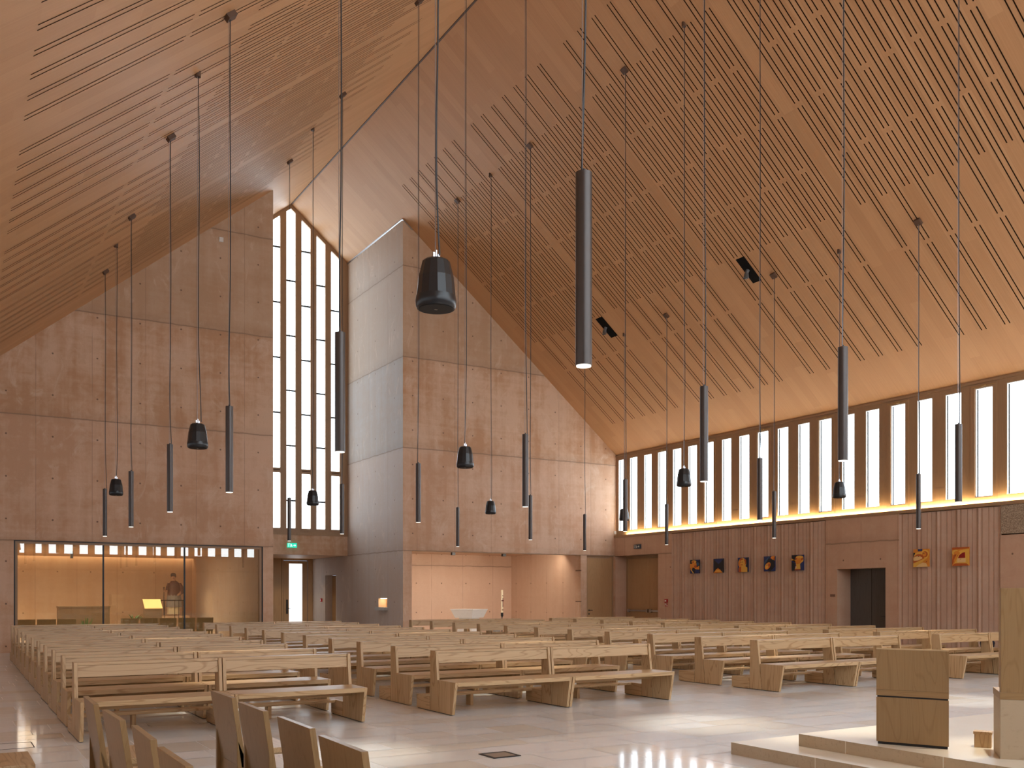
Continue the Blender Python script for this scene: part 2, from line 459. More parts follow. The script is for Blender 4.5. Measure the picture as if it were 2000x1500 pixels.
# tower front (right) with font recess and door openings
NX0, NX1 = 14.17, 21.33
mb = MB()
wall(mb, XR, 23.62, -.1, lambda u: roof(min(u, RW)) + .02, [(NX0, NX1, 0.0, 3.18), (21.62, 22.95, 0.0, 3.18), ], D, D + .35, 'x', breaks=(RW,))
struct(mb.build('wall_back_right', M['conc_tower']), 'pink concrete rear wall right of the tall window')
# tower flank, facing the recess, with holy water niche and side door niche
mb = MB()
SN = (31.85, 32.62, 1.20, 1.52)
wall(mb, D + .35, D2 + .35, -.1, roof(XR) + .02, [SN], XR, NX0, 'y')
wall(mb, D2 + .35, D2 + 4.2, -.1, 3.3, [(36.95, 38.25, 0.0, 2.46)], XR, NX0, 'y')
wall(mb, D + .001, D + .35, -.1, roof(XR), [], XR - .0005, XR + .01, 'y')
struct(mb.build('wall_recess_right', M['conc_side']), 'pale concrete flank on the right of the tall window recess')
mb = MB()
mb.hexa([(XR - .03, D + .02, roof(XR - .03) - .05), (XR + .02, D + .02, roof(XR) - .05), (XR + .02, D2, roof(XR) - .05), (XR - .03, D2, roof(XR - .03) - .05),
         (XR - .03, D + .02, roof(XR - .03) - .015), (XR + .02, D + .02, roof(XR) - .015), (XR + .02, D2, roof(XR) - .015), (XR - .03, D2, roof(XR - .03) - .015)])
mb.hexa([(XR - .02, D - .03, roof(XR) - .05), (XR + .35, D - .03, roof(XR + .35) - .05), (XR + .35, D + .02, roof(XR + .35) - .05), (XR - .02, D + .02, roof(XR) - .05),
         (XR - .02, D - .03, roof(XR) - .015), (XR + .35, D - .03, roof(XR + .35) - .015), (XR + .35, D + .02, roof(XR + .35) - .015), (XR - .02, D + .02, roof(XR) - .015)])
struct(mb.build('trim_3', M['steel']), 'thin pale metal strip between the concrete flank and wood ceiling', 'trim')
# font recess lining
mb = MB(); wall(mb, NX0, NX1 + .3, -.1, 3.5, [], D2, D2 + .3, 'x')
struct(mb.build('wall_font_recess', M['conc_niche']), 'plain pink concrete wall behind the white font')
mb = MB(); wall(mb, D + .35, D2, -.1, 3.5, [], NX1, NX1 + .28, 'y')
struct(mb.build('wall_font_recess_right', M['conc_niche_side']), 'pink concrete side wall of the font recess')
mb = MB(); mb.box(NX0, NX1, D + .35, D2, 3.33, 3.5)
struct(mb.build('ceiling_font_recess', M['conc_lint']), 'low concrete ceiling over the font recess', 'ceiling')
for i, (x, y) in enumerate(((14.32, 31.6), (17.3, 33.4), (19.6, 33.4))):
    o = MB().box(x - .07, x + .07, y - .07, y + .07, 3.20, 3.33).build('ceiling_spotlight', M['black'])
    tag(o, 'small black spotlight on the font recess ceiling, %s' % ('at its left edge', 'above the white font', 'above the paschal candle')[i], 'spotlight', 'black spotlights in the font recess')

# lintel under the tall window and entrance vestibule
mb = MB(); mb.box(XL, XR, D2, D2 + .4, 3.185, 3.936)
struct(mb.build('wall_lintel', M['conc_lint']), 'concrete lintel between tall window and entrance')
mb = MB(); mb.box(XL, XR, D2 + .0, 40.0, 3.19, 3.3)
mb.v = [(x, y + (.4 if y < D2 + .1 else 0), z) for x, y, z in mb.v]
struct(mb.build('ceiling_vestibule', M['ceiling']), 'wood ceiling of the entrance vestibule', 'ceiling')
YV = 39.8
# entrance wall of timber with a glazed door
mb = MB(); wall(mb, XL, XR, 0, 3.2, [(12.55, 13.62, 0.0, 3.12)], YV, YV + .15, 'x')
for x in (10.4, 11.5, 12.48): mb.box(x - .006, x + .006, YV - .003, YV + .01, 0, 3.19, 1)
struct(mb.build('wall_vestibule', [M['door_oak'], M['dark']]), 'oak panelled rear wall of the entrance vestibule')
d = struct(thing('door_1', '', 'door', (12.55, YV, 0)), 'oak entrance door with a tall white glazed panel', 'door')
mb = MB(); wall(mb, .02, 1.05, .02, 3.1, [(.25, .83, .25, 2.98)], .03, .1, 'x'); mb.build('door_leaf', M['door_oak'], d)
MB().box(.25, .83, .06, .075, .25, 2.98).build('pane', M['doorglass'], d)
mb = MB().box(.12, .19, -.012, .03, .85, 1.45); mb.tube([(.155, -.02, 1.08), (.155, -.06, 1.08), (.30, -.06, 1.08)], .012); mb.build('handle', M['black'], d)
mb = MB().box(.7, 1.0, -.02, .03, 3.03, 3.07); mb.build('door_closer', M['brass'], d)
# side door in the vestibule flank
d = struct(thing('door_2', '', 'door', (XR + .30, 36.95, 0)), 'oak side door in a concrete reveal beside the entrance', 'door')
MB().box(0, .05, .02, 1.28, .01, 2.44).build('door_leaf', M['door_oak'], d)
mb = MB().tube([(-.0, .12, 1.05), (-.06, .12, 1.05), (-.06, .26, 1.05)], .013); mb.box(-.008, .0, .095, .145, .88, .93); mb.build('handle', M['black'], d)
mb = MB().box(-.3, -.02, -.0, .03, 0, 2.46); mb.build('trim', M['white'], d)

# ------------------------------------------------------------------ tall gable window
def pane_top(u): return roof(u) - .17
mb = MB(); holes = []; lights = []
for k in range(-3, 4):
    c = XRIDGE + .594 * k; a, b = c - .178, c + .178
    if k % 2 == 0: holes.append((a, b, 4.19, pane_top))
    else: holes += [(a, b, 4.19, 6.285), (a, b, 6.466, pane_top)]
    lights.append((k, a, b))
wall(mb, XL, XR, 3.936, lambda u: roof(u) + .02, holes, D2, D2 + .22, 'x', breaks=(XRIDGE,))
mb.box(XL, XR, D2 - .03, D2, 3.94, 4.03)
struct(mb.build('wall_tall_window', M['frame_oak']), 'oak frame wall holding the tall gable window lights', 'window frame')
nwin = 0
def bars(k): return [5.245, 7.34, 9.44, 11.53, 13.63] if k % 2 == 0 else [8.567, 10.656, 12.745, 14.838]
order = {-3: 'hidden at far left', -2: 'second from the left wall', -1: 'left of the apex', 0: 'under the apex', 1: 'right of the apex', 2: 'second right of the apex', 3: 'at the far right'}
for k, a, b in lights:
    nwin += 1
    w = struct(thing('window_%d' % nwin, '', 'window', (0, 0, 0)), 'tall narrow frosted gable window light %s' % order[k], 'window')
    mb = MB(); yp = D2 + .10
    m_ = [u for u in (a, XRIDGE, b) if a <= u <= b]; m_ = sorted(set(m_))
    rects = [(4.19, None)] if k % 2 == 0 else [(4.19, 6.285), (6.466, None)]
    for z0, z1 in rects:
        pts = [(a, z0), (b, z0)] + ([(b, z1), (a, z1)] if z1 else [(u, pane_top(u)) for u in reversed(m_)])
        mb.prism(pts, yp, yp + .02, 'y')
    mb.build('pane', M['frost_tall'], w)
    mb = MB()
    for z in bars(k):
        if z < pane_top(b if k > 0 else a): mb.box(a, b, yp - .06, yp, z - .028, z + .028)
    mb.build('glazing_bars', M['black'], w)
    if k % 2:
        mb = MB(); e = .07
        wall(mb, a - e, b + e, 4.19 - .075, 6.285 + .075, [(a, b, 4.19, 6.285)], D2 - .02, D2 - .001, 'x'); sh = mb.build('sash', M['frame_oak'], w)
        MB().box(a + .02, b - .02, D2 - .035, D2 - .005, 6.375, 6.405).build('opener', M['mount'], sh)

# ------------------------------------------------------------------ clerestory on the right
WIN = [(30.32, 29.99), (29.60, 29.13), (28.73, 28.27), (27.90, 27.43), (27.07, 26.60), (26.23, 25.76), (25.37, 24.91), (24.51, 24.05), (23.68, 23.21), (22.83, 22.36), (21.97, 21.51), (21.12, 20.65), (20.28, 19.80), (19.43, 18.96), (18.57, 18.10), (17.71, 17.24), (16.87, 16.40), (16.01, 15.54), (15.15, 14.67)]
y = 14.30
while y > YF + .6:
    WIN.append((y, y - .47)); y -= .85
mb = MB()
wall(mb, YF, D, 3.9, EAVE + .03, [(b, a, 4.16, 6.965) for a, b in WIN], RW, RW + .22, 'y')
mb.box(RW - .03, RW + .001, YF, D, 7.09, 7.15)                       # cover strip under the ceiling
for i, (a, b) in enumerate(WIN[:-1]):                                # small closing blocks on the piers
    if i % 3 == 1: mb.box(RW - .004, RW, WIN[i + 1][0] + .05, b - .05, 4.12, 4.5, 0)
    if i % 3 == 2: mb.box(RW - .004, RW, WIN[i + 1][0] + .14, b - .02, 6.72, 7.05, 0)
struct(mb.build('wall_right_clerestory', M['frame_oak']), 'oak pier wall holding the right clerestory windows')
ordn = ['first', 'second', 'third', 'fourth', 'fifth', 'sixth', 'seventh', 'eighth', 'ninth', 'tenth', 'eleventh', 'twelfth', 'thirteenth', 'fourteenth', 'fifteenth', 'sixteenth', 'seventeenth', 'eighteenth', 'nineteenth', 'twentieth']
for i, (a, b) in enumerate(WIN):
    nwin += 1
    lab = 'frosted upright clerestory window, %s from the rear corner' % (ordn[i] if i < 20 else 'number %d' % (i + 1))
    w = struct(thing('window_%d' % nwin, '', 'window', (0, 0, 0)), lab, 'window')
    MB().box(RW + .07, RW + .085, b, a, 4.16, 6.965).build('pane', M['frost'], w)
    if i < 21:
        mb = MB(); wall(mb, b, a, 4.16, 6.965, [(b + .016, a - .016, 4.176, 6.949)], RW + .004, RW + .066, 'y'); mb.build('reveal_frame', M['white'], w)
        MB().box(RW + .062, RW + .069, a - .045, a - .016, 4.18, 6.945).build('dark_reveal_strip', M['black'], w)  # black strip stands in for the dark inner reveal
    if i % 3 == 0 and 0 < i < 21:
        mb = MB(); wall(mb, b - .12, a + .13, 4.085, 7.055, [(b - .005, a + .005, 4.155, 6.97)], RW - .018, RW - .002, 'y'); sh = mb.build('sash', M['frame_oak'], w)
        mb = MB().box(RW - .026, RW - .018, b - .09, a + .1, 7.0, 7.018); mb.box(RW - .05, RW - .018, (a + b) / 2 - .06, (a + b) / 2 + .05, 6.99, 7.03); mb.build('opener', M['brass'], sh)
# ledge with a light line
mb = MB(); mb.box(RC - .03, RW + .02, YF, D, 3.895, 3.925); mb.box(RC - .03, RC - .005, YF, D, 3.925, 3.99)
struct(mb.build('trim_1', M['frame_oak']), 'oak ledge below the right clerestory windows', 'ledge')
MB().box(RC - .004, RC + .006, YF + .2, 29.75, 3.93, 3.985).build('light_line', M['led'])
tag(bpy.data.objects['light_line'], 'glowing warm light line along the oak clerestory ledge', 'light')

# ------------------------------------------------------------------ right concrete wall
mb = MB()
wall(mb, 27.03, D, -.1, 3.92, [(27.80, 30.42, 0.0, 3.17)], RC, 23.62, 'y')      # pier and lintel at the double door
wall(mb, 17.38, 19.95, -.1, 3.92, [(17.83, 19.53, 0.0, 2.41)], RC, 23.62, 'y')  # portal
wall(mb, YF, 14.42, -.1, 3.14, [], RC, RC + .3, 'y')
mb.box(23.62, 23.8, YF, D, -.1, 4.0)
mb.box(RC - .002, RC, 18.66, 18.675, 2.5, 2.95, 0)
struct(mb.build('wall_right', M['conc_right']), 'pink concrete right wall with doorways')
mb = MB(); wall(mb, YF, 14.40, 3.17, 3.89, [], RC - .01, RC + .3, 'y')
struct(mb.build('wall_right_aggregate', M['aggregate']), 'rough exposed-aggregate concrete band at the right edge')
def pleats(ya, yb, label):
    mb = MB(); n = round((yb - ya) / .59); u = (yb - ya) / n
    prof = [(0, .012), (.10, .024), (.15, .014), (.30, .034), (.36, .024), (.52, .045), (.58, .035), (.80, .060), (.90, .044), (1.0, .070)]
    pts = [(RC + .14, ya)]
    for i in range(n):
        for t, dx in prof: pts.append((RC - .005 + .075 - dx, ya + (i + t) * u))
    pts.append((RC + .14, yb))
    mb.prism([(p[0], p[1]) for p in pts], 0 - .05, 3.875, 'z')
    mb.box(RC + .10, 23.62, ya, yb, -.05, 3.9)
    return struct(mb.build('wall_right_pleated', M['conc_pleat'], fix=False), label)
pleats(19.95, 27.03, 'vertically pleated pink concrete wall behind the five dark paintings')
pleats(14.42, 17.38, 'vertically pleated pink concrete wall behind the two orange paintings')
# doors of the right side
d = struct(thing('door_3', '', 'door', (21.62, D + .06, 0)), 'tall plain oak door at the right end of the rear wall', 'door')
mb = MB(); wall(mb, 0, 1.33, 0, 3.18, [(.07, 1.26, 0, 3.10)], 0, .1, 'x'); mb.build('door_frame', M['frame_oak'], d)
MB().box(.075, 1.255, .012, .06, .01, 3.095).build('door_leaf', M['door_oak'], d)
mb = MB().tube([(.15, .01, 1.05), (.15, -.05, 1.05), (.28, -.05, 1.05)], .014); mb.cyl(.15, 0, 1.03, 1.07, .03); mb.cyl(.15, .0, .88, .93, .024); mb.build('handle', M['black'], d)
d = struct(thing('door_4', '', 'door', (23.50, 27.82, 0)), 'oak double door with steel push bars in the right wall', 'door')
mb = MB(); wall(mb, 0, 2.6, 0, 3.17, [(.06, 2.52, 0, 3.07)], 0, .1, 'y'); mb.build('door_frame', M['frame_oak'], d)
for a, b in ((.065, 1.145), (1.15, 2.515)):
    lf = MB().box(.015, .07, a, b, .01, 3.065).build('door_leaf', M['door_oak'], d)
    mb = MB().box(-.075, -.03, a + .05, b - .05, 1.0, 1.065); mb.box(-.06, .015, a + .06, a + .14, .97, 1.09); mb.box(-.06, .015, b - .14, b - .06, .97, 1.09); mb.build('push_bar', M['steel'], lf)
d = struct(thing('door_5', '', 'door', (23.55, 17.83, 0)), 'dark door set deep in the concrete portal between paintings', 'door')
dk = wood('dark_stained_door', (.10, .095, .09), (.07, .064, .06), 'z', .24, .3, False)
MB().box(0, .05, 0, 1.70, .0, 2.41).build('door_leaf', dk, d)
mb = MB().box(-.004, .0, .93, .94, 0, 2.41); mb.build('door_seam', M['dark'], d)
mb = MB().tube([(0, .42, 1.02), (-.06, .42, 1.02), (-.06, .56, 1.02)], .013); mb.box(-.01, 0, .395, .445, .86, .91); mb.build('handle', M['black'], d)

# ------------------------------------------------------------------ left wall, wall behind the camera (daylight sources)
mb = MB(); holes = []; y = 29.8
LWN = []
while y > YF + .7:
    LWN.append((y - .47, y)); y -= .85
wall(mb, YF - .3, D, -.1, roof(LW) + .05, [(a, b, 2.9, 4.75) for a, b in LWN], LW - .3, LW, 'y')
struct(mb.build('wall_left', M['conc_right']), 'concrete left wall with a row of windows')
FWN = [(.6 + i * .85, 1.07 + i * .85) for i in range(26)]
mb = MB(); wall(mb, LW - .3, 23.8, -.1, lambda u: roof(min(u, RW)) + .05, [(a, b, 4.16, min(roof(a), roof(b)) - .4) for a, b in FWN], YF - .3, YF, 'x', breaks=(XRIDGE, RW))
struct(mb.build('wall_front', M['conc_tower']), 'concrete wall behind the altar platform with a window band')
for i, (a, b) in enumerate(LWN):
    nwin += 1; w = MB().box(LW - .09, LW - .07, a, b, 2.9, 4.75).build('window_%d' % nwin, M['frost_left'])
    struct(w, 'frosted window in the left wall, number %d from the rear' % (i + 1), 'window')
for i, (a, b) in enumerate(FWN):
    nwin += 1; w = MB().box(a, b, YF - .09, YF - .07, 4.16, min(roof(a), roof(b)) - .4).build('window_%d' % nwin, M['frost_front'])
    struct(w, 'frosted window behind the altar platform, number %d from the left' % (i + 1), 'window')

# ------------------------------------------------------------------ chapel behind the glass
CY, CX, CZ = 41.0, 9.05, 3.14
mb = MB(); wall(mb, LW - .3, CX + .3, -.1, CZ + .2, [], CY, CY + .3, 'x')
struct(mb.build('wall_chapel_back', M['conc_chapel']), 'warmly lit concrete rear wall of the glazed chapel')
mb = MB(); wall(mb, D + .45, CY, -.1, CZ + .2, [(36.9, 38.65, 0, 2.45)], CX, CX + .2, 'y')
struct(mb.build('wall_chapel_right', M['conc_chapel_side']), 'concrete right wall of the glazed chapel')
mb = MB(); wall(mb, D + .45, CY, -.1, CZ + .2, [], LW - .3, LW, 'y')
struct(mb.build('wall_chapel_left', M['conc_chapel_side']), 'concrete left wall of the glazed chapel')
mb = MB().box(LW, CX, D + .45, CY - .25, CZ, CZ + .15)
struct(mb.build('ceiling_chapel', M['ceiling']), 'wood ceiling of the glazed chapel', 'ceiling')
MB().box(LW, CX, CY - .22, CY - .12, CZ + .08, CZ + .12).build('light_cove', emit('chapel_light_line', (1.0, .72, .42), 7.0))  # emissive strip, the chapel's cove light itself
struct(col.objects[-1], 'warm light cove above the chapel rear wall', 'light')
d = struct(thing('door_6', '', 'door', (CX + .02, 36.9, 0)), 'oak door in the right wall of the glazed chapel', 'door')
MB().box(0, .06, .0, 1.75, .0, 2.45).build('door_leaf', M['door_oak'], d)
mb = MB().tube([(0, .5, 1.1), (-.06, .5, 1.1), (-.06, .64, 1.1)], .013); mb.box(-.01, 0, .475, .525, .93, .98); mb.build('handle', M['black'], d)
# glazing
w = struct(thing('window_glazed_screen', '', 'window', (0, 0, 0)), 'large glazed screen between nave and chapel', 'window')
mb = MB(); wall(mb, WX0, WX1, 0, 3.19, [(WX0 + .10, WX1 - .10, .02, 3.19 - .085)], D + .05, D + .2, 'x'); mb.build('frame', M['frame_oak'], w)
mb = MB(); wall(mb, WX0, WX1, 0, 3.19, [(WX0 + .035, WX1 - .03, 0, 3.165)], D + .02, D + .06, 'x')
for x in (4.204, 6.53): mb.box(x - .022, x + .022, D + .1, D + .16, .02, 3.11)
mb.build('black_gasket', M['black'], w)
for a, b in ((WX0 + .1, 4.182), (4.226, 6.508), (6.552, WX1 - .1)): MB().box(a, b, D + .125, D + .131, .02, 3.105).build('glass_pane', M['glass'], w)

# chapel furniture
mb = MB(); mb.box(3.64, 5.3, 37.0, 37.7, 0, 1.19); mb.box(3.62, 5.32, 36.98, 37.72, 1.19, 1.24)
tag(mb.build('chapel_altar', wood('chapel_oak', (.17, .11, .06), (.12, .075, .04), 'x', .5, .5)), 'wide brown wooden altar block behind the glass', 'altar')
a = thing('chapel_lectern', 'small lectern with a bright slanted top behind the glass', 'lectern', (6.55, 37.2, 0))
mb = MB(); mb.box(0, .58, 0, .4, 0, 1.13); mb.build('body', wood('chapel_oak_z', (.18, .12, .07), (.13, .085, .045), 'z', .5, .4), a)
mb = MB(); mb.prism([(-.02, 1.16), (.42, 1.49), (.42, 1.46), (-.02, 1.13)], -.03, .6, 'x'); mb.build('slanted_top', wood('lectern_top_lamplit', (.80, .62, .30), (.72, .52, .22), 'x', .5, .2), a)  # top coloured pale yellow for the lamplight falling on it
def chapel_chair(x, y):
    o = thing('chapel_chair', '', 'chair', (x, y, 0), 0, 'chairs in the glazed chapel')
    MB().prism([(0, .42), (.03, .42), (-.05, .88), (-.08, .88)], -.27, .27, 'x').build('backrest', M['ch_oak'], o)
    MB().box(-.27, .27, -.0, .45, .42, .46).build('seat', M['ch_oak'], o)
    for sx in (-.24, .24):
        for sy in (.03, .42): MB().box(sx - .02, sx + .02, sy - .02, sy + .02, 0, .42).build('leg', M['ch_oak'], o)
    return o
M['ch_oak'] = wood('chapel_chair_oak', (.50, .37, .19), (.42, .28, .13), 'z', .5, .4)
c0 = chapel_chair(1.75, 33.2); ck = kid_map(c0)
xs = [1.75, 2.33, 2.91, 3.49, 5.35, 5.95, 6.55, 7.15, 7.75]
labs = ['at the left end of the left run', 'second in the left run', 'third in the left run', 'at the right end of the left run', 'at the left end of the right run', 'second in the right run', 'in the middle of the right run', 'fourth in the right run', 'at the right end of the right run']
for i, x in enumerate(xs):
    o = c0 if i == 0 else copy_tree(c0, ck)
    o.location = (x, 33.2, 0); o['label'] = 'low wooden chair seen through the chapel glass, ' + labs[i]
# plants
def plant(name, label, x, y, z, n, L, spread, pot=True, bow=.6):
    p = thing(name, label, 'plant', (x, y, z))
    zz = .0
    if pot:
        mb = MB().loft([(0, 0, 0, .10, .10), (0, 0, .22, .15, .15), (0, 0, .22, .13, .13), (0, 0, .19, .12, .12)], 18); mb.build('pot', M['pot'], p); zz = .19
    mb = MB(); rr = random.Random(len(name) + n)
    for i in range(n):
        a = rr.random() * 2 * PI; l = L * (.65 + .5 * rr.random()); s = spread * (.3 + .8 * rr.random())
        pts = []
        for k in range(6):
            t = k / 5
            pts.append(Vector((math.cos(a) * s * t, math.sin(a) * s * t, zz + l * (t - bow * t * t * .7))))
        side = Vector((-math.sin(a), math.cos(a), 0))
        for k in range(5):
            w0 = .022 * math.sin(PI * (.12 + .85 * k / 5)) * (L / .5) ** .5; w1 = .022 * math.sin(PI * (.12 + .85 * (k + 1) / 5)) * (L / .5) ** .5
            up = Vector((0, 0, .003))
            mb.poly([pts[k] - side * w0, pts[k] + side * w0, pts[k + 1] + side * w1, pts[k + 1] - side * w1])
        if name == 'fern':
            for k in range(1, 6):
                for sg in (-1, 1):
                    q = pts[k]; e = q + side * sg * .11 * (1.1 - k / 6) + Vector((math.cos(a), math.sin(a), 0)) * .05
                    dd = Vector((math.cos(a), math.sin(a), 0)) * .014
                    mb.poly([q - dd, q + dd, e])
    mb.build('leaves', M['leaf'], p, fix=False); return p
plant('fern', 'green fern standing behind the chapel chairs', 5.85, 35.4, .45, 16, .55, .45)
MB().box(5.6, 6.1, 35.15, 35.65, 0, .45).build('plant_stand', M['ch_oak'])
tag(col.objects[-1], 'low wooden stand under the fern in the chapel', 'stand')
plant('spiky_plant', 'spiky leaf reflection modelled as a plant before the chapel altar', 4.35, 35.6, .0, 16, .75, .30, True, .25)  # solid plant added where only a faint reflection shows in the glass
# votive stand, plinth and statue
o = thing('votive_stand', 'thin black metal stand with rods before the statue', 'stand', (7.55, 38.3, 0))
MB().box(-.42, .62, -.2, .2, 1.42, 1.455).build('top', M['black'], o)
mb = MB()
for x in (-.4, -.27, -.14): mb.tube([(x, -.18, 0), (x, -.18, 1.42)], .011)
for x in (.3, .45, .6): mb.tube([(x, .18, 0), (x, .18, 1.42)], .011)
mb.build('rods', M['black'], o)
MB().box(7.45, 8.5, 38.9, 39.6, 0, .83).build('plinth', M['conc_lint']); tag(col.objects[-1], 'concrete plinth carrying the robed statue', 'plinth')
def statue():
    S = thing('statue', 'robed statue of a man holding a staff behind the glass', 'statue', (7.97, 39.2, .86))
    # continuous body
    me = bpy.data.meshes.new('body')
    V = [(0, 0, .78), (0, 0, 1.02), (0, 0, 1.24), (-.01, -.01, 1.34), (-.03, -.02, 1.45), (-.035, -.025, 1.545),
         (.16, 0, 1.23), (.25, .01, 1.0), (.19, -.15, .83), (.15, -.22, .80),
         (-.16, 0, 1.23), (-.23, -.06, 1.02), (-.31, -.18, .93), (-.37, -.22, .94),
         (.09, 0, .72), (.09, 0, .40), (.09, -.01, .05), (.10, -.12, .02),
         (-.09, 0, .72), (-.09, 0, .40), (-.09, -.01, .05), (-.10, -.12, .02)]
    E = [(0, 1), (1, 2), (2, 3), (3, 4), (4, 5), (2, 6), (6, 7), (7, 8), (8, 9), (2, 10), (10, 11), (11, 12), (12, 13), (0, 14), (14, 15), (15, 16), (16, 17), (0, 18), (18, 19), (19, 20), (20, 21)]
    Rr = [.14, .14, .12, .05, .095, .075, .06, .05, .036, .03, .06, .05, .036, .03, .08, .06, .045, .035, .08, .06, .045, .035]
    me.from_pydata(V, E, []); me.materials.append(M['skin'])
    b = bpy.data.objects.new('body', me); col.objects.link(b); b.parent = S
    b.modifiers.new('skin', 'SKIN'); b.modifiers.new('sub', 'SUBSURF').render_levels = 2
    for i, sv in enumerate(me.skin_vertices[0].data):
        sv.radius = (Rr[i], Rr[i]); sv.use_root = (i == 0)
    # face
    mb = MB(); mb.loft([(-.065, -.105, 1.455, .012, .018), (-.06, -.125, 1.475, .018, .025), (-.055, -.10, 1.53, .008, .012)], 8); mb.build('nose', M['skin'], S, smooth=True)
    mb = MB()
    for dx in (-.035, .03): mb.loft([(-.05 + dx, -.10, 1.505, .004, .003), (-.05 + dx, -.106, 1.512, .012, .006), (-.05 + dx, -.10, 1.519, .004, .003)], 8)
    mb.build('eyes', M['hair'], S)
    mb = MB(); mb.loft([(-.05, -.1, 1.425, .02, .006), (-.05, -.106, 1.431, .026, .006), (-.05, -.1, 1.437, .02, .005)], 8); mb.build('mouth', M['robe'], S)
    mb = MB(); mb.loft([(-.015, .02, 1.47, .095, .085), (-.02, .015, 1.55, .108, .10), (-.03, -.005, 1.61, .095, .10), (-.03, -.01, 1.645, .05, .055)], 16); mb.build('hair', M['hair'], S, smooth=True)
    # garments
    mb = MB(); mb.loft([(0, 0, .76, .255, .19), (0, 0, .9, .25, .19), (0, 0, 1.08, .235, .175), (0, 0, 1.22, .215, .15), (0, 0, 1.30, .15, .11), (-.005, 0, 1.345, .075, .075)], 24); mb.build('mozzetta', M['robe'], S, smooth=True)
    mb = MB(); mb.loft([(.20, 0, 1.25, .07, .08), (.27, .0, 1.1, .09, .1), (.29, -.02, .95, .10, .11), (.25, -.07, .84, .09, .10), (.21, -.12, .80, .05, .06)], 16)
    mb.loft([(-.19, 0, 1.25, .06, .07), (-.24, -.03, 1.1, .07, .08), (-.27, -.1, .99, .07, .08), (-.30, -.15, .93, .045, .05)], 16); mb.build('sleeves', M['robe'], S, smooth=True)
    def pleated(rings, n=48, amp=.03):
        m2 = MB()
        m2.loft(rings, n)
        for i in range(len(m2.v)):
            x, y, z = m2.v[i]; a = math.atan2(y, x); k = 1 + amp * math.sin(11 * a + z * 2); m2.v[i] = (x * k, y * k, z)
        return m2
    pleated([(0, 0, .31, .30, .23), (0, 0, .5, .285, .215), (0, 0, .80, .245, .185)], 48, .04).build('surplice', M['skirt'], S, smooth=True)
    pleated([(-.02, 0, .03, .235, .19), (-.01, 0, .2, .235, .19), (0, 0, .34, .25, .2)], 48, .04).build('cassock', M['under'], S, smooth=True)
    mb = MB()
    for sx, px in ((1, (.15, -.22, .80)), (-1, (-.37, -.22, .94))):
        for k in range(4):
            p = Vector(px) + Vector((0, -.005, .028 - .018 * k)); q = p + Vector((-.045, -.055 + .006 * abs(k - 1), -.008)); r_ = q + Vector((-.03, .02, -.012))
            mb.tube([p, q, r_], .0085, 6)
        mb.tube([Vector(px) + Vector((0, .01, .03)), Vector(px) + Vector((-.02, -.04, .055)), Vector(px) + Vector((-.045, -.05, .045))], .009, 6)
    mb.build('fingers', M['skin'], S, smooth=True)
    mb = MB().tube([(-.43, -.25, -.0), (-.43, -.25, 1.02)], .016); mb.loft([(-.43, -.25, 1.02, .012, .012), (-.43, -.25, 1.06, .035, .035), (-.43, -.25, 1.09, .02, .02)], 12); mb.build('staff', M['tube'], S)
    return S
statue()

# ------------------------------------------------------------------ font, candle, niche lamp
f = thing('baptismal_font', 'faceted white stone font bowl in the recess', 'font', (17.8, 33.0, 0), math.radians(27))
def sq(h, z): return [(-h, -h, z), (h, -h, z), (h, h, z), (-h, h, z)]
def frustum(mb, h0, z0, h1, z1): return mb.hexa(sq(h0, z0) + sq(h1, z1))
mb = MB(); b = .50
frustum(mb, .40, .76, .52, 1.07)
mb.build('bowl', M['fontstone'], f, bevel=.006)
mb = MB(); wall(mb, -.52, .52, 1.07, 1.095, [(-.47, .47, 1.07, 1.095)], -.52, .52, 'x'); mb = MB()
for (a, c, e, g) in ((-.53, .53, -.53, -.47), (-.53, .53, .47, .53), (-.53, -.47, -.47, .47), (.47, .53, -.47, .47)): mb.box(a, c, e, g, 1.07, 1.095)
mb.build('rim', M['fontstone'], f)
mb = MB(); frustum(mb, .36, 0, .28, .76); mb.build('pedestal', M['fontstone'], f)
plant('fern', 'low green fern at the foot of the white font', 18.75, 32.5, .05, 22, .5, .5)
c = thing('paschal_candle', 'tall cream paschal candle with a dark cross', 'candle', (19.87, 34.0, 0))
MB().cyl(0, 0, .88, 1.857, .05, 24).build('candle', M['wax'], c, smooth=True)
mb = MB(); mb.box(-.006, .016, -.062, -.048, 1.16, 1.52); mb.box(-.05, .05, -.058, -.036, 1.39, 1.43); mb.box(-.02, .02, -.06, -.046, 1.60, 1.63); mb.box(-.03, .03, -.058, -.044, 1.02, 1.05); mb.build('cross', plain('dark_red_wax', (.09, .012, .012), .5), c)
mb = MB().cyl(0, 0, 0, .03, .16, 24); mb.cyl(0, 0, .03, .8, .02, 12); mb.loft([(0, 0, .74, .03, .03), (0, 0, .80, .055, .055), (0, 0, .92, .054, .054)], 20); mb.build('stand', M['black'], c, smooth=True)
# holy water niche
MB().box(XR - .13, XR - .001, 31.80, 32.68, 1.09, 1.20).build('niche_ledge', plain('grey_stone', (.42, .41, .39), .55)); tag(col.objects[-1], 'grey stone ledge under the small lit wall niche', 'ledge')
mb = MB().box(XR + .30, XR + .32, SN[0], SN[1], SN[2], SN[3]); struct(mb.build('trim_niche', M['conc_lint']), 'back of the small lit niche in the concrete flank', 'niche')
MB().box(XR + .05, XR + .27, SN[0] + .06, SN[1] - .06, SN[3] - .012, SN[3] - .002).build('niche_lamp', M['warmniche']); tag(col.objects[-1], 'warm strip lamp at the top of the small wall niche', 'lamp')

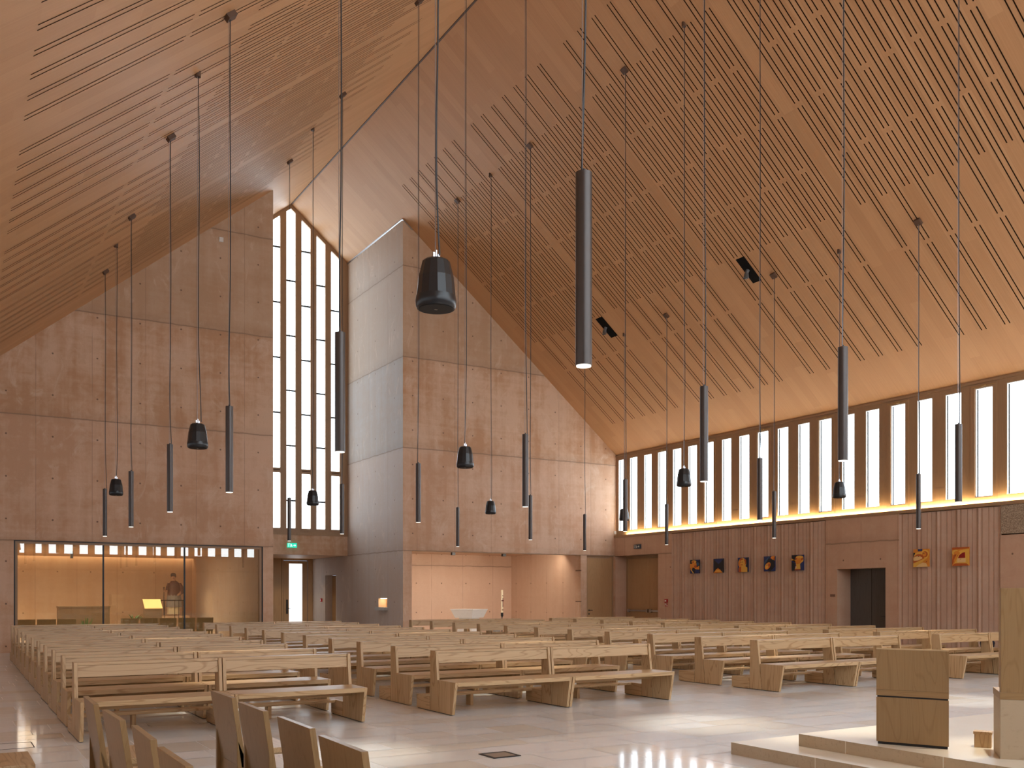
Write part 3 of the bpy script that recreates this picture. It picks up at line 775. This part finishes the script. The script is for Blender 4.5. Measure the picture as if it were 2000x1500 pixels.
# ------------------------------------------------------------------ pews
NB = ['end_panel', 'upright']
def make_pew(Lb):
    o = thing('pew', '', 'pew')
    e = .042
    MB().box(e + .001, Lb - e - .001, -.795, -.24, .408, .468).build('seat', M['oak_x'], o, bevel=.003)
    for x in (0, Lb - e):
        MB().prism([(-.70, .008), (-.797, .468), (-.243, .468), (-.298, .008)], x, x + e, 'x').build('end_panel', M['oak_z'], o, bevel=.003)
        MB().prism([(-.285, .008), (-.23, .468), (-.178, .885), (0, .885), (0, .008)], x, x + e, 'x').build('upright', M['oak_z'], o, bevel=.003)
        MB().box(x, x + e, .014, .46, .008, .21).build('kneeler_block', M['oak_y'], o, bevel=.003)
        MB().box(x + .002, x + e - .002, -.66, .42, .0, .008).build('foot_strip', M['black'], o)
    MB().prism([(-.176, .705), (-.158, .846), (-.128, .846), (-.146, .705)], e + .001, Lb - e - .001, 'x').build('backrest', M['oak_x'], o, bevel=.002)
    MB().prism([(-.165, .85), (-.161, .883), (-.002, .883), (-.002, .85)], e + .001, Lb - e - .001, 'x').build('top_rail', M['oak_x'], o, bevel=.002)
    MB().box(e + .001, Lb - e - .001, .27, .458, .172, .208).build('kneeler_board', M['oak_x'], o, bevel=.003)
    MB().box(Lb * .42, Lb * .42 + .05, .29, .44, 0, .172).build('kneeler_leg', M['oak_z'], o, bevel=.002)
    MB().box(e + .001, Lb - e - .001, -.32, -.29, .32, .405).build('apron', M['oak_x'], o)
    return o
TH = math.radians(30.896747); S_, C_ = math.sin(TH), math.cos(TH); FP = 1873.8807
def ratio(px):
    u = (px - 1000) / FP; return (S_ + u * C_) / (C_ - u * S_)
rows = {'L': [140.5, 118.5, 100.5, 84.5, 71.5, 59.7, 49, 41.5, 34, 27.5, 21.5],
        'M': [843, 763.5, 695, 641, 590, 547, 511, 477, 448, 420, 397],
        'R': [1468.5, 1357, 1263, 1179, 1106, 1042, 983, 930, 883.6, 840, 799.6],
        'Q': [1817, 1702.5, 1608, 1518, 1436, 1361, 1290, 1227, 1170.6, 1119, 1072.6]}
ROWW = ['front row', 'second row from the front', 'third row from the front', 'fourth row from the front', 'fifth row from the front', 'sixth row from the front', 'fifth row from the back', 'fourth row from the back', 'third row from the back', 'second row from the back', 'last row']
BW = {'L': 'leftmost block', 'M': 'second block from the left', 'R': 'third block from the left', 'Q': 'rightmost block'}
LEN = {'L': 1.735, 'M': 1.972, 'R': 1.955, 'Q': 1.735}
protos = {}
for blk in 'LMRQ':
    Lb = LEN[blk]
    if Lb not in protos:
        p = make_pew(Lb); protos[Lb] = [p, kid_map(p), False]
    p, km, _ = protos[Lb]
    xs = []
    for i, px in enumerate(rows[blk]):
        Y = 12.645 + 1.44 * i
        xs.append(ratio(px) * Y)
    # straight fit so each block keeps one line
    n = len(xs); mi = sum(range(n)) / n; mx = sum(xs) / n
    b = sum((i - mi) * (x - mx) for i, x in enumerate(xs)) / sum((i - mi) ** 2 for i in range(n))
    for i in range(n):
        Y = 12.645 + 1.44 * i; X = .35 * xs[i] + .65 * (mx + b * (i - mi))
        for j in (0, 1):
            if not protos[Lb][2]: o = p; protos[Lb][2] = True
            else: o = copy_tree(p, km)
            jx = random.uniform(-.006, .006)
            o.location = (X + j * (Lb + .012) + jx * j, Y + random.uniform(-.008, .008), floor_z(Y - .6) + .002)
            o['label'] = 'oak pew, %s, %s, %s of its pair' % (ROWW[i], BW[blk], ('left', 'right')[j])
            o['category'] = 'pew'; o['group'] = 'oak pews in the %s' % BW[blk]

# navy cover standing behind the first pews on the right
mb = MB(); mb.loft([(0, 0, 0, .17, .13), (0, 0, .10, .19, .15), (0, 0, .19, .15, .11), (0, 0, .22, .06, .05)], 18)
o = mb.build('navy_bag', M['navy'], None, (21.15, 13.60, floor_z(13.4) + .472), smooth=True); tag(o, 'dark navy cloth bag lying on a pew seat at the far right', 'bag')

# ------------------------------------------------------------------ presider seats in the foreground
def make_seat():
    o = thing('oak_chair', '', 'chair')
    W = .338
    MB().prism([(0, .885), (.038, .885), (.118, .33), (.08, .33)], -W, W, 'y').build('backrest', M['veneer'], o, bevel=.002)
    MB().box(.098, .50, -W, W, .425, .468).build('seat', M['oak_y'], o, bevel=.003)
    for y in (-W, W - .04):
        MB().prism([(.045, .0), (.045, .565), (.10, .424), (.49, .424), (.49, 0)], y, y + .04, 'y').build('side_panel', M['veneer'], o, bevel=.002)
    MB().box(.08, .12, -W + .04, W - .04, .10, .33).build('rear_board', M['veneer'], o)
    return o
s0 = make_seat(); sk = kid_map(s0)
seats = [(.985, 7.962, -1.2, 'second row, farthest from the camera'), (.993, 6.911, .9, 'second row, second farthest from the camera'), (1.016, 5.945, -1.2, 'second row, third farthest from the camera'), (.993, 4.98, 0, 'second row, nearest the camera'),
         (1.970, 7.902, 0, 'third row, farthest from the camera'), (1.932, 6.918, -.6, 'third row, second farthest from the camera'), (1.922, 5.917, -.8, 'third row, third farthest from the camera'), (1.863, 4.945, -.8, 'third row, nearest the camera'),
         (.105, 8.05, 0.0, 'first row, showing only its seat at bottom left')]
for i, (x, y, r, t) in enumerate(seats):
    o = s0 if i == 0 else copy_tree(s0, sk)
    o.location = (x, y, -.065); o.rotation_euler = (0, 0, math.radians(r))
    tag(o, 'plain oak seat with slanted back, ' + t, 'chair', 'oak seats in the foreground')

# ------------------------------------------------------------------ altar platform, lectern, ambo
mb = MB(); z0 = -.065
for (x, y, za, zb) in ((7.24, 7.56, z0, .061), (7.67, 7.02, .061, .186)):
    mb.box(x, 15.5, YF + .05, y, za, zb - .001, 1)
    mb.poly([(x - .004, YF + .05, zb), (15.5, YF + .05, zb), (15.5, y + .004, zb), (x - .004, y + .004, zb)], 0)
    for yy in (6.42, 5.35, 4.3, 3.3): mb.box(x - .003, x, yy - .004, yy + .004, za, zb, 0)
tag(mb.build('altar_platform', [M['step'], M['step_edge']], fix=False), 'two-step pale limestone platform at the lower right', 'platform', kind='structure')
def place(o, x, y, z, dx, dy):
    o.location = (x, y, z); o.rotation_euler = (0, 0, math.atan2(dy, dx)); return o
# lectern: face runs from (7.806,6.168) to (8.073,5.573)
o = thing('lectern', 'square two-part oak lectern block standing on the stone platform', 'lectern')
place(o, 7.806, 6.168, .186, .267, -.595)
Wl, Dl, Hl = .652, .36, .927
def wedge(mb, e, z0, z1, zb=None):      # plan narrows towards the rear
    b = .10 + e; zb = z1 if zb is None else zb
    return mb.hexa([(e, e, z0), (Wl - e, e, z0), (Wl - b, Dl - e, z0), (b, Dl - e, z0), (e, e, z1), (Wl - e, e, z1), (Wl - b, Dl - e, zb), (b, Dl - e, zb)])
wedge(MB(), .012, 0, .03).build('plinth', M['black'], o)
wedge(MB(), 0, .025, .455).build('lower_box', M['veneer'], o, bevel=.002)
wedge(MB(), .008, .455, .470).build('shadow_gap', M['black'], o)
wedge(MB(), 0, .470, .527).build('base_rail', M['veneer_x'], o, bevel=.001)
wedge(MB(), 0, .528, .915, .895).build('upper_box', M['veneer'], o, bevel=.002)
mb = MB(); mb.hexa([(0, 0, .916), (Wl, 0, .916), (Wl - .1, Dl, .896), (.1, Dl, .896), (0, 0, .929), (Wl, 0, .929), (Wl - .1, Dl, .908), (.1, Dl, .908)])
mb.build('top', wood('lectern_edge', (.62, .47, .28), (.54, .38, .2), 'x', .4, .3), o)
# ambo: stone base with tall oak front
o = thing('ambo', 'tall oak ambo panel on a rough shell-limestone base', 'ambo')
place(o, 8.0, 5.025, .186, .617, -.787)
MB().box(.0, 1.25, .0, .53, 0, .523).build('stone_base', M['fossil'], o, bevel=.003)
mb = MB().box(-.004, 1.26, -.003, .54, .523, .585); mb.build('oak_shelf', M['veneer_x'], o, bevel=.002)
MB().box(.004, 1.25, -.002, .10, .585, 1.50).build('oak_front', M['veneer'], o, bevel=.002)
MB().box(.004, 1.25, .10, .16, .62, 1.48).build('inner_board', M['oak_x'], o)
o = thing('wooden_footstool', 'small oak step block on the floor behind the ambo', 'footstool', (8.47, 5.47, .186), math.radians(28))
MB().box(-.02, .11, -.06, .10, .125, .15).build('top', M['oak_x'], o)
MB().box(-.012, .102, -.052, .092, 0, .125).build('body', M['oak_z'], o)
# floor box and hatch
o = thing('floor_socket_box', 'small black-framed socket hatch in the pale floor', 'hatch', (5.09, 8.76, -.065))
mb = MB(); 
for (a, c, e, g) in ((-.165, .165, -.165, -.135), (-.165, .165, .135, .165), (-.165, -.135, -.135, .135), (.135, .165, -.135, .135)): mb.box(a, c, e, g, 0, .008)
mb.build('frame', M['black'], o); MB().box(-.135, .135, -.135, .135, 0, .006).build('lid', M['stone_lid'] if 'stone_lid' in M else M['steel'], o)
o = thing('floor_hatch', 'stone floor hatch with a dark joint at left', 'hatch', (.45, 11.86, -.0645))
mb = MB(); 
for (a, c, e, g) in ((-.1, .475, 0, .008), (-.1, .475, .46, .468), (.465, .475, .008, .46), (-.1, -.09, .008, .46)): mb.box(a, c, e, g, 0, .002)
mb.build('joint', M['black'], o); MB().cyl(.12, .35, 0, .004, .018, 16).build('lifting_eye', M['black'], o)

# ------------------------------------------------------------------ pendants
TUBE_L, TUBE_R = 1.26, .054
def wavy(z0, z1, amp, seed, sx=0.0):
    rr = random.Random(seed); n = 26; ph = rr.random() * 6; pts = []
    for i in range(n + 1):
        t = i / n; env = max(0, 1 - (t * 3.2)) + .18
        pts.append((sx + amp * env * math.sin(ph + 9 * t), .4 * amp * env * math.cos(ph + 7 * t), z0 + (z1 - z0) * t))
    return pts
def pendant(x, y, zb, label, i):
    zr = roof(x) - .002
    o = thing('pendant_light', label, 'pendant lamp', (x, y, zb), 0, 'grey tube pendants')
    MB().cyl(0, 0, .012, TUBE_L, TUBE_R, 32).build('tube', M['tube'], o, smooth=True)
    MB().cyl(0, 0, .004, .012, TUBE_R - .006, 32).build('diffuser', M['lens'], o)
    MB().cyl(0, 0, TUBE_L, TUBE_L + .025, .012, 12).build('cable_gland', M['black'], o)
    h = zr - zb
    MB().tube(wavy(TUBE_L, h - .06, .022, i, .012), .0075, 6).build('cable', M['cable'], o, smooth=True)
    MB().tube([(-.012, 0, TUBE_L), (-.012, 0, h - .05)], .003, 5).build('suspension_wire', M['wire'], o)
    ang = math.atan(SL) * (1 if x > XRIDGE else -1)
    mb = MB().box(-.075, .075, -.075, .075, -.07, .012); mb.xform(Matrix.Translation((0, 0, h)) @ Matrix.Rotation(ang, 4, 'Y')); mb.build('ceiling_mount', M['mount'], o)
    l = bpy.data.lights.new('pendant_spot', 'SPOT'); l.energy = PSPOT; l.spot_size = math.radians(46); l.spot_blend = .8; l.color = (1.0, .91, .74); l.shadow_soft_size = .045
    lo = bpy.data.objects.new('pendant_spot', l); col.objects.link(lo); lo.parent = o; lo.location = (0, 0, -.002)
    return o
PSPOT = 240.0
PEND = [
 (3.594, 5.10, 3.10, 'largest grey tube pendant, hanging nearest the camera before the right ceiling'),
 (8.663, 9.55, 3.115, 'grey tube pendant above the two leftmost paintings, ending over the clerestory'),
 (8.57, 7.21, 3.10, 'large grey tube pendant hanging above the dark doorway'),
 (14.08, 9.55, 3.115, 'grey tube pendant above the rightmost orange painting'),
 (8.60, 5.10, 3.085, 'grey tube pendant cut off by the right edge of the photo'),
 (3.615, 9.55, 3.115, 'large grey tube pendant over the right edge of the tall window'),
 (8.752, 18.5, 3.166, 'grey tube pendant above the left edge of the font recess'),
 (8.706, 14.1, 3.143, 'larger of two grey tube pendants close together above the font recess'),
 (19.28, 27.3, 3.181, 'small grey tube pendant above the tall single door'),
 (14.288, 14.1, 3.142, 'grey tube pendant before the clerestory, just left of a thinner one'),
 (3.642, 14.1, 3.113, 'largest grey tube pendant before the left concrete wall'),
 (3.689, 18.5, 3.159, 'second largest grey tube pendant before the left concrete wall'),
 (3.726, 22.9, 3.153, 'third grey tube pendant before the left wall, beside the smallest loudspeaker'),
 (3.792, 27.3, 3.181, 'smallest and leftmost grey tube pendant before the left wall'),
 (8.78, 27.3, 3.204, 'thin grey tube pendant directly above the green exit sign'),
 (8.722, 22.9, 3.162, 'thin grey tube pendant directly below the large one at the tall window'),
 (14.308, 27.3, 3.184, 'small grey tube pendant above the white font'),
 (14.308, 22.9, 3.18, 'thinner, lower of two grey tube pendants close together above the recess'),
 (14.259, 18.5, 3.164, 'grey tube pendant at the first clerestory window, crossing a loudspeaker'),
 (19.251, 22.9, 3.176, 'thin grey tube pendant above the red fire call point'),
 (19.277, 18.5, 3.157, 'thin grey tube pendant directly above the fourth painting'),
 (19.308, 14.1, 3.144, 'grey tube pendant above the left orange painting'),
]
for i, (x, y, z, lab) in enumerate(PEND): pendant(x, y, z, lab, i)

# ------------------------------------------------------------------ loudspeakers
def speaker(x, y, zb, label, i):
    o = thing('loudspeaker', label, 'loudspeaker', (x, y, zb), 0, 'black hanging loudspeakers')
    n = 14
    mb = MB(); mb.loft([(0, 0, .10, .158, .158), (0, 0, .25, .143, .143), (0, 0, .375, .112, .112), (0, 0, .39, .095, .095)], n); mb.build('cabinet', M['speaker'], o, rz=.3)
    mb = MB(); mb.loft([(0, 0, .005, .135, .135), (0, 0, .0, .150, .150), (0, 0, .02, .162, .162), (0, 0, .06, .166, .166), (0, 0, .099, .160, .160)], 36); rg = mb.build('ring', M['speaker'], o, smooth=True)
    mb = MB(); mb.loft([(0, 0, -.004, .135, .135), (0, 0, .006, .142, .142)], 36); mb.build('grille', M['grille'], rg)
    mb = MB().box(-.012, .012, -.008, .008, -.007, -.003); mb.build('badge', M['steel'], rg); mb = MB().cyl(0, 0, .39, .41, .03, 12); mb.box(-.03, -.012, -.012, .012, .41, .45); mb.box(.012, .03, -.012, .012, .41, .44); mb.cyl(0, 0, .41, .47, .012, 10); mb.build('hanging_clamp', M['steel'], o)
    h = roof(x) - zb
    MB().tube([(-.006, 0, .46), (-.006, 0, h - .03)], .0035, 5).build('suspension_wire', M['wire'], o)
    MB().tube(wavy(.43, h - .04, .03, i + 50, .02), .007, 6).build('cable', M['cable'], o, smooth=True)
    MB().cyl(0, 0, h - .06, h + .04, .05, 14).build('ceiling_mount', M['mount'], o)
for i, (x, y, z, lab) in enumerate([
 (3.43, 6.92, 3.92, 'large black faceted loudspeaker hanging nearest the camera'),
 (3.60, 15.90, 4.0, 'black loudspeaker before the left wall, above the statue behind glass'),
 (3.72, 24.97, 4.06, 'smallest black loudspeaker, before the left concrete wall'),
 (8.65, 24.89, 4.05, 'black loudspeaker hanging before the lower tall window'),
 (8.49, 15.9, 4.02, 'black loudspeaker before the right concrete wall, directly above the font'),
 (14.29, 25.14, 4.08, 'small black loudspeaker before the right concrete wall, nearest the candle'),
 (14.25, 16.36, 4.05, 'black loudspeaker before the clerestory, above the leftmost painting'),
 (19.30, 16.35, 4.06, 'black loudspeaker hanging directly under the large pendant above the doorway'),
 (19.33, 25.13, 4.08, 'black loudspeaker half hidden behind a pendant at the first clerestory window')]):
    speaker(x, y, z, lab, i)

# ------------------------------------------------------------------ recessed spotlights in the ceiling
for i, (xa, xb, ya, yb, lab) in enumerate(((18.645, 19.285, 25.45, 25.78, 'black recessed ceiling spotlight nearer the rear wall'), (18.635, 19.28, 18.97, 19.28, 'black recessed ceiling spotlight farther right, nearer the camera'))):
    o = thing('recessed_spotlight', lab, 'spotlight', (0, 0, 0), 0, 'recessed spotlights in the right ceiling')
    g = -.012
    MB().hexa([(xa, ya, roof(xa) + g), (xb, ya, roof(xb) + g), (xb, yb, roof(xb) + g), (xa, yb, roof(xa) + g), (xa, ya, roof(xa) + .02), (xb, ya, roof(xb) + .02), (xb, yb, roof(xb) + .02), (xa, yb, roof(xa) + .02)]).build('recess', M['dark'], o)
    xm, ym = (xa + xb) / 2 - .02, (ya + yb) / 2; zm = roof(xm)
    mb = MB().tube([(xm, ym, zm - .02), (xm - .03, ym + .03, zm - .12)], .05, 12); mb.loft([(xm - .04, ym + .03, zm - .24, .07, .08), (xm - .03, ym + .03, zm - .12, .055, .06)], 14); mb.build('lamp_head', plain('grey_lamp_%d' % i, (.10, .10, .10), .4), o)
    MB().box(xm - .075, xm - .0, ym - .01, ym + .08, zm - .26, zm - .235).build('lens', M['tube'], o)

# ------------------------------------------------------------------ small wall fittings
def exit_sign(name, label, loc, rz, lit=True, wd=.36, ht=.17):
    o = thing(name, label, 'exit sign', loc, rz)
    MB().box(-wd / 2, wd / 2, -.05, 0, -ht / 2, ht / 2).build('plate', M['green'] if lit else M['bluesign'], o)
    m = M['whitelit'] if lit else M['white']
    mb = MB(); y = -.053
    # doorway, running figure, arrow
    mb.box(-.16, -.145, y, -.05, -.06, .065); mb.box(-.16, -.08, y, -.05, .055, .065); mb.box(-.09, -.08, y, -.05, -.06, .065)
    for pts in ([(-.05, .03), (-.03, .05), (-.01, .03), (-.03, .012)], [(-.075, .005), (-.02, .012), (0, -.012), (-.03, -.02)], [(-.03, -.015), (-.01, -.015), (-.045, -.062), (-.065, -.062)], [(-.01, -.012), (.0, -.02), (.022, -.05), (.005, -.055)],
                [(.04, -.012), (.10, -.012), (.10, .012), (.04, .012)], [(.095, -.045), (.095, .045), (.15, 0)]):
        mb.prism(pts, y, -.05, 'y')
    mb.build('pictogram', m, o); return o
exit_sign('exit_sign', 'lit green exit sign on the lintel above the entrance', (11.58, D2 - .002, 3.535), 0)
exit_sign('exit_sign', 'dark blue exit sign above the double door at right', (RC - .002, 28.99, 3.49), -PI / 2, False, .40, .17)
exit_sign('exit_sign', 'small lit exit sign on the chapel side wall behind glass', (CX - .002, 38.1, 2.82), -PI / 2, True, .34, .2)
o = thing('fire_call_point', 'red fire call point beside the double door, sign below', 'fire alarm', (RC, 27.31, 1.42))
MB().box(-.05, 0, -.07, .07, -.06, .07).build('box', M['red'], o); MB().box(-.055, -.05, -.03, .05, -.02, .03).build('panel', M['white'], o)
mb = MB().box(-.01, 0, -.06, .06, -.2, -.09); mb.build('sign', M['red'], o); mb = MB().box(-.013, -.01, -.045, -.01, -.19, -.13); mb.box(-.013, -.01, .01, .05, -.15, -.10); mb.build('sign_symbol', M['white'], o)
o = thing('fire_call_point', 'red fire call point on the vestibule flank beside the side door', 'fire alarm', (XR, 38.65, 1.43))
MB().box(-.06, 0, -.06, .06, -.07, .07).build('box', M['red'], o); MB().box(-.065, -.06, -.03, .03, -.03, .03).build('panel', M['white'], o)
tag(MB().box(RC - .012, RC, 19.60, 19.78, 1.585, 1.66).build('wall_plaque', plain('brown_plaque', (.20, .11, .075), .5)), 'small brown plaque left of the dark doorway', 'plaque')
tag(MB().box(7.55, 7.68, D - .03, D, 12.70, 12.84).build('sensor_box', M['white']), 'small white sensor box high on the left concrete wall', 'sensor')
tag(MB().box(22.93, 23.02, D - .04, D, 4.05, 4.17).build('sensor_box', M['white']), 'small white sensor box at the clerestory corner', 'sensor')
tag(MB().box(CX - .03, CX, 35.9, 36.2, 1.35, 1.55).build('switch_panel', M['white']), 'pale switch panel on the chapel side wall', 'switch')
tag(MB().box(3.9, 3.99, 36.0, 36.1, 2.9, CZ).build('chapel_spotlight', M['black']), 'black spotlight under the chapel ceiling', 'spotlight')

# ------------------------------------------------------------------ paintings
PC = {'o': (.70, .26, .03), 'd': (.48, .10, .015), 'y': (.78, .44, .07), 'l': (.80, .55, .24), 'b': (.015, .03, .13), 'k': (.010, .011, .018), 'r': (.30, .008, .008), 'c': (.03, .09, .18), 'w': (.75, .62, .52)}
PM = [plain('paint_' + k, v, .6) for k, v in PC.items()]; PI_ = {k: i for i, k in enumerate(PC)}
def ell(cx, cy, rx, ry, n=20, a0=0, a1=2 * PI, rot=0):
    r = []
    for i in range(n):
        a = a0 + (a1 - a0) * i / (n if abs(a1 - a0 - 2 * PI) < 1e-6 else n - 1)
        x, y = rx * math.cos(a), ry * math.sin(a)
        r.append((cx + x * math.cos(rot) - y * math.sin(rot), cy + x * math.sin(rot) + y * math.cos(rot)))
    return r
PAINT = [
 (25.705, 'leftmost small painting of orange and blue overlapping head shapes', 'k', [('b', [(0, 0), (.42, 0), (.25, .35), (0, .45)]), ('b', [(.5, 0), (1, 0), (1, .25), (.6, .3)]), ('c', ell(.82, .68, .16, .13)), ('b', [(.6, .85), (1, .9), (1, 1), (.55, 1)]), ('o', [(0, .4), (.18, .28), (.34, .5), (.22, .72), (0, .7)]), ('o', ell(.46, .65, .24, .25, rot=.4)), ('y', ell(.42, .86, .26, .1)), ('d', ell(.35, .84, .12, .06)), ('o', [(.5, .5), (.72, .45), (1, .55), (1, .28), (.62, .3), (.45, .42)]), ('y', [(.02, .32), (.10, .34), (.42, .02), (.34, 0)]), ('d', ell(.58, .5, .14, .1))]),
 (24.515, 'small painting of a dark cross shape over an orange peak', 'k', [('b', [(0, .98), (1, .98), (.72, .74), (.52, .62), (.3, .76), (.1, .9)]), ('b', [(0, .1), (.06, .14), (.06, .75), (0, .8)]), ('o', [(.02, .0), (.95, .0), (.72, .2), (.48, .34), (.28, .24)]), ('y', [(.1, .08), (.8, .08), (.5, .22)]), ('d', [(.38, .26), (.62, .26), (.5, .34)])]),
 (23.345, 'small painting of an orange haloed bust on blue', 'b', [('k', [(.86, .0), (1, 0), (1, 1), (.8, 1)]), ('y', ell(.44, .62, .38, .36)), ('d', ell(.36, .80, .2, .16)), ('d', ell(.7, .7, .12, .2)), ('o', ell(.36, .56, .3, .27)), ('y', ell(.48, .6, .22, .26)), ('y', [(.08, 0), (.92, 0), (.92, .3), (.7, .42), (.3, .42), (.1, .3)]), ('d', [(.08, 0), (.34, 0), (.34, .40), (.12, .32)]), ('k', ell(.32, .68, .035, .03)), ('k', ell(.44, .69, .035, .03)), ('d', ell(.4, .5, .09, .03))]),
 (22.17, 'small painting of a reclining orange head on dark blue', 'b', [('k', [(.2, .55), (.45, .86), (.95, .72), (1, .3), (.6, 0), (.35, .1), (.5, .5)]), ('c', [(.02, .4), (.5, .95), (.6, 1), (.45, 1), (0, .6)]), ('o', [(.6, .9), (.72, 1), (1, 1), (1, .72), (.75, .78)]), ('d', [(.86, .8), (1, .98), (1, .68)]), ('o', ell(.36, .36, .3, .19, rot=.65)), ('y', ell(.28, .34, .16, .14, rot=.6)), ('d', ell(.5, .4, .1, .12)), ('k', ell(.3, .42, .05, .03))]),
 (20.995, 'small painting of orange raised arms on dark blue', 'b', [('k', [(0, .8), (.35, .62), (.45, 1), (0, 1)]), ('k', [(.0, .0), (.3, 0), (.3, .5), (.0, .55)]), ('y', [(.0, .8), (.36, .6), (.38, .3), (.28, .1), (.75, .1), (.72, .42), (1, .6), (1, .85), (.62, .72), (.35, .7), (0, .66)]), ('d', ell(.66, .78, .34, .18)), ('y', ell(.68, .86, .3, .1)), ('o', ell(.58, .6, .26, .18, rot=.4)), ('d', [(.28, .02), (.75, .02), (.75, .09), (.28, .09)]), ('r', [(.28, .2), (.44, .3), (.36, .32)]), ('w', [(.34, .14), (.42, .16), (.40, .28), (.35, .26)])]),
 (16.63, 'orange painting with two face shapes, left of the pair', 'o', [('b', [(.28, .88), (.58, .88), (.58, 1), (.28, 1)]), ('k', [(0, .58), (.1, .58), (.1, .8), (0, .8)]), ('y', ell(.38, .62, .34, .22)), ('y', ell(.74, .74, .26, .22)), ('d', ell(.74, .70, .18, .17)), ('o', ell(.70, .70, .12, .13)), ('d', ell(.36, .48, .32, .25)), ('l', ell(.30, .45, .30, .16)), ('d', [(.0, .24), (.3, .27), (.62, .4), (.66, .5), (.3, .36), (0, .34)]), ('y', [(0, .0), (.2, .0), (.9, .5), (.95, .6), (.65, .45), (0, .2)]), ('l', [(.16, 0), (.92, 0), (.82, .2), (.6, .24), (.4, .16)]), ('k', ell(.34, .58, .03, .02)), ('k', ell(.68, .74, .03, .02)), ('r', [(.8, .24), (.86, .32), (.86, .26)])]),
 (15.465, 'orange painting with a dark red square, right of the pair', 'o', [('y', [(.1, .12), (1, .05), (1, .9), (.55, .85), (.1, .7)]), ('d', [(0, .88), (1, .92), (1, 1), (0, 1)]), ('d', [(0, 0), (1, 0), (.85, .12), (.2, .14)]), ('y', ell(.2, .72, .2, .16)), ('o', ell(.28, .68, .18, .13)), ('d', [(.0, .3), (.1, .6), (.28, .66), (.16, .4), (.05, .1), (0, .05)]), ('o', [(.12, .1), (.4, .62), (.3, .7), (.1, .3)]), ('r', [(.36, .42), (.78, .42), (.77, .73), (.62, .70), (.44, .58)]), ('l', [(.3, .18), (.8, .18), (.8, .41), (.32, .41)]), ('r', [(.44, .3), (.52, .38), (.56, .38)]), ('k', ell(.2, .55, .022, .02)), ('k', ell(.32, .54, .022, .02))]),
]
for (yc, lab, bg, shapes) in PAINT:
    o = thing('painting', lab, 'painting', (RC - .045, yc, 2.40), -PI / 2, 'paintings along the pleated wall')
    W = .48
    mb = MB().box(-W / 2, W / 2, -.03, .0, 0, W, PI_[bg])
    for i, (c, pts) in enumerate(shapes):
        y = -.0305 - i * .0006
        q = [(-W / 2 + min(max(u, 0), 1) * W, min(max(v, 0), 1) * W) for u, v in pts]
        mb.prism(q, y, -.03, 'y', PI_[c])
    mb.build('canvas', PM, o, fix=False)
    MB().box(-.05, .05, 0, .04, .1, W - .1).build('wall_batten', M['black'], o)

# ------------------------------------------------------------------ lights of the place, with an added chapel fill
def area(name, loc, rot, sx, sy, e, c):
    l = bpy.data.lights.new(name, 'AREA'); l.shape = 'RECTANGLE'; l.size = sx; l.size_y = sy; l.energy = e; l.color = c
    o = bpy.data.objects.new(name, l); col.objects.link(o); o.location = loc; o.rotation_euler = rot; return o
def spot(name, loc, target, e, c, deg=50, r=.06, blend=.6):
    l = bpy.data.lights.new(name, 'SPOT'); l.energy = e; l.color = c; l.spot_size = math.radians(deg); l.spot_blend = blend; l.shadow_soft_size = r
    o = bpy.data.objects.new(name, l); col.objects.link(o); o.location = loc
    o.rotation_euler = (Vector(target) - Vector(loc)).to_track_quat('-Z', 'Y').to_euler(); return o
# chapel downlights
for x, y in ((2.2, 39.2), (4.4, 38.6), (6.8, 36.6), (7.8, 37.6), (5.5, 34.0)):
    spot('chapel_downlight', (x, y, CZ - .02), (x, y + .25, 0), 130, (1.0, .74, .42), 95)
# more pendants of the same grid hang outside the picture
for x, y in ((14.1, 5.1), (19.3, 9.55), (19.3, 5.1), (3.6, .8), (8.6, .8)):
    spot('pendant_spot', (x, y, 3.1), (x, y, 0), 260, (1.0, .91, .74), 46, .045, .8)
area('chapel_fill', (3.6, 36.0, CZ - .02), (0, 0, 0), 6.5, 3.0, 230, (1.0, .80, .58))  # unseen area light added to brighten the whole chapel
# font recess lamps washing its walls
for x in (15.4, 17.3, 19.4):
    spot('recess_downlight', (x, 32.6, 3.3), (x, 35.9, .6), 70, (1.0, .88, .74), 120, .1, 1.0)
area('recess_panel', (17.75, 31.6, 3.28), (math.radians(38), 0, 0), 6.6, .3, 90, (1.0, .85, .68))
spot('vestibule_downlight', (12.4, 38.0, 3.17), (12.4, 38.4, 0), 60, (1.0, .78, .52), 110)

w = bpy.data.worlds.new('sky'); sc.world = w; w.use_nodes = True
nt = w.node_tree; bg = nt.nodes['Background']; bg.inputs[0].default_value = (.55, .65, .8, 1); bg.inputs[1].default_value = .4

# ------------------------------------------------------------------ camera
cam = bpy.data.cameras.new('camera'); co = bpy.data.objects.new('camera', cam); col.objects.link(co)
co.location = (0, 0, EYE); co.rotation_euler = (PI / 2, 0, -TH)
cam.sensor_width = 36; cam.lens = FP / 2000 * 36; cam.shift_y = 413.25 / 2000; cam.clip_start = .05; cam.clip_end = 200
sc.camera = co
sc.view_settings.view_transform = 'Standard'; sc.view_settings.look = 'None'; sc.view_settings.gamma = 1
sc.view_settings.use_curve_mapping = False
sc.view_settings.exposure = 0.32
sc.cycles.use_denoising = True
sc.cycles.max_bounces = 8; sc.cycles.diffuse_bounces = 5; sc.cycles.glossy_bounces = 3; sc.cycles.transparent_max_bounces = 12
sc.cycles.sample_clamp_indirect = 6.0
sc.cycles.caustics_reflective = False; sc.cycles.caustics_refractive = False
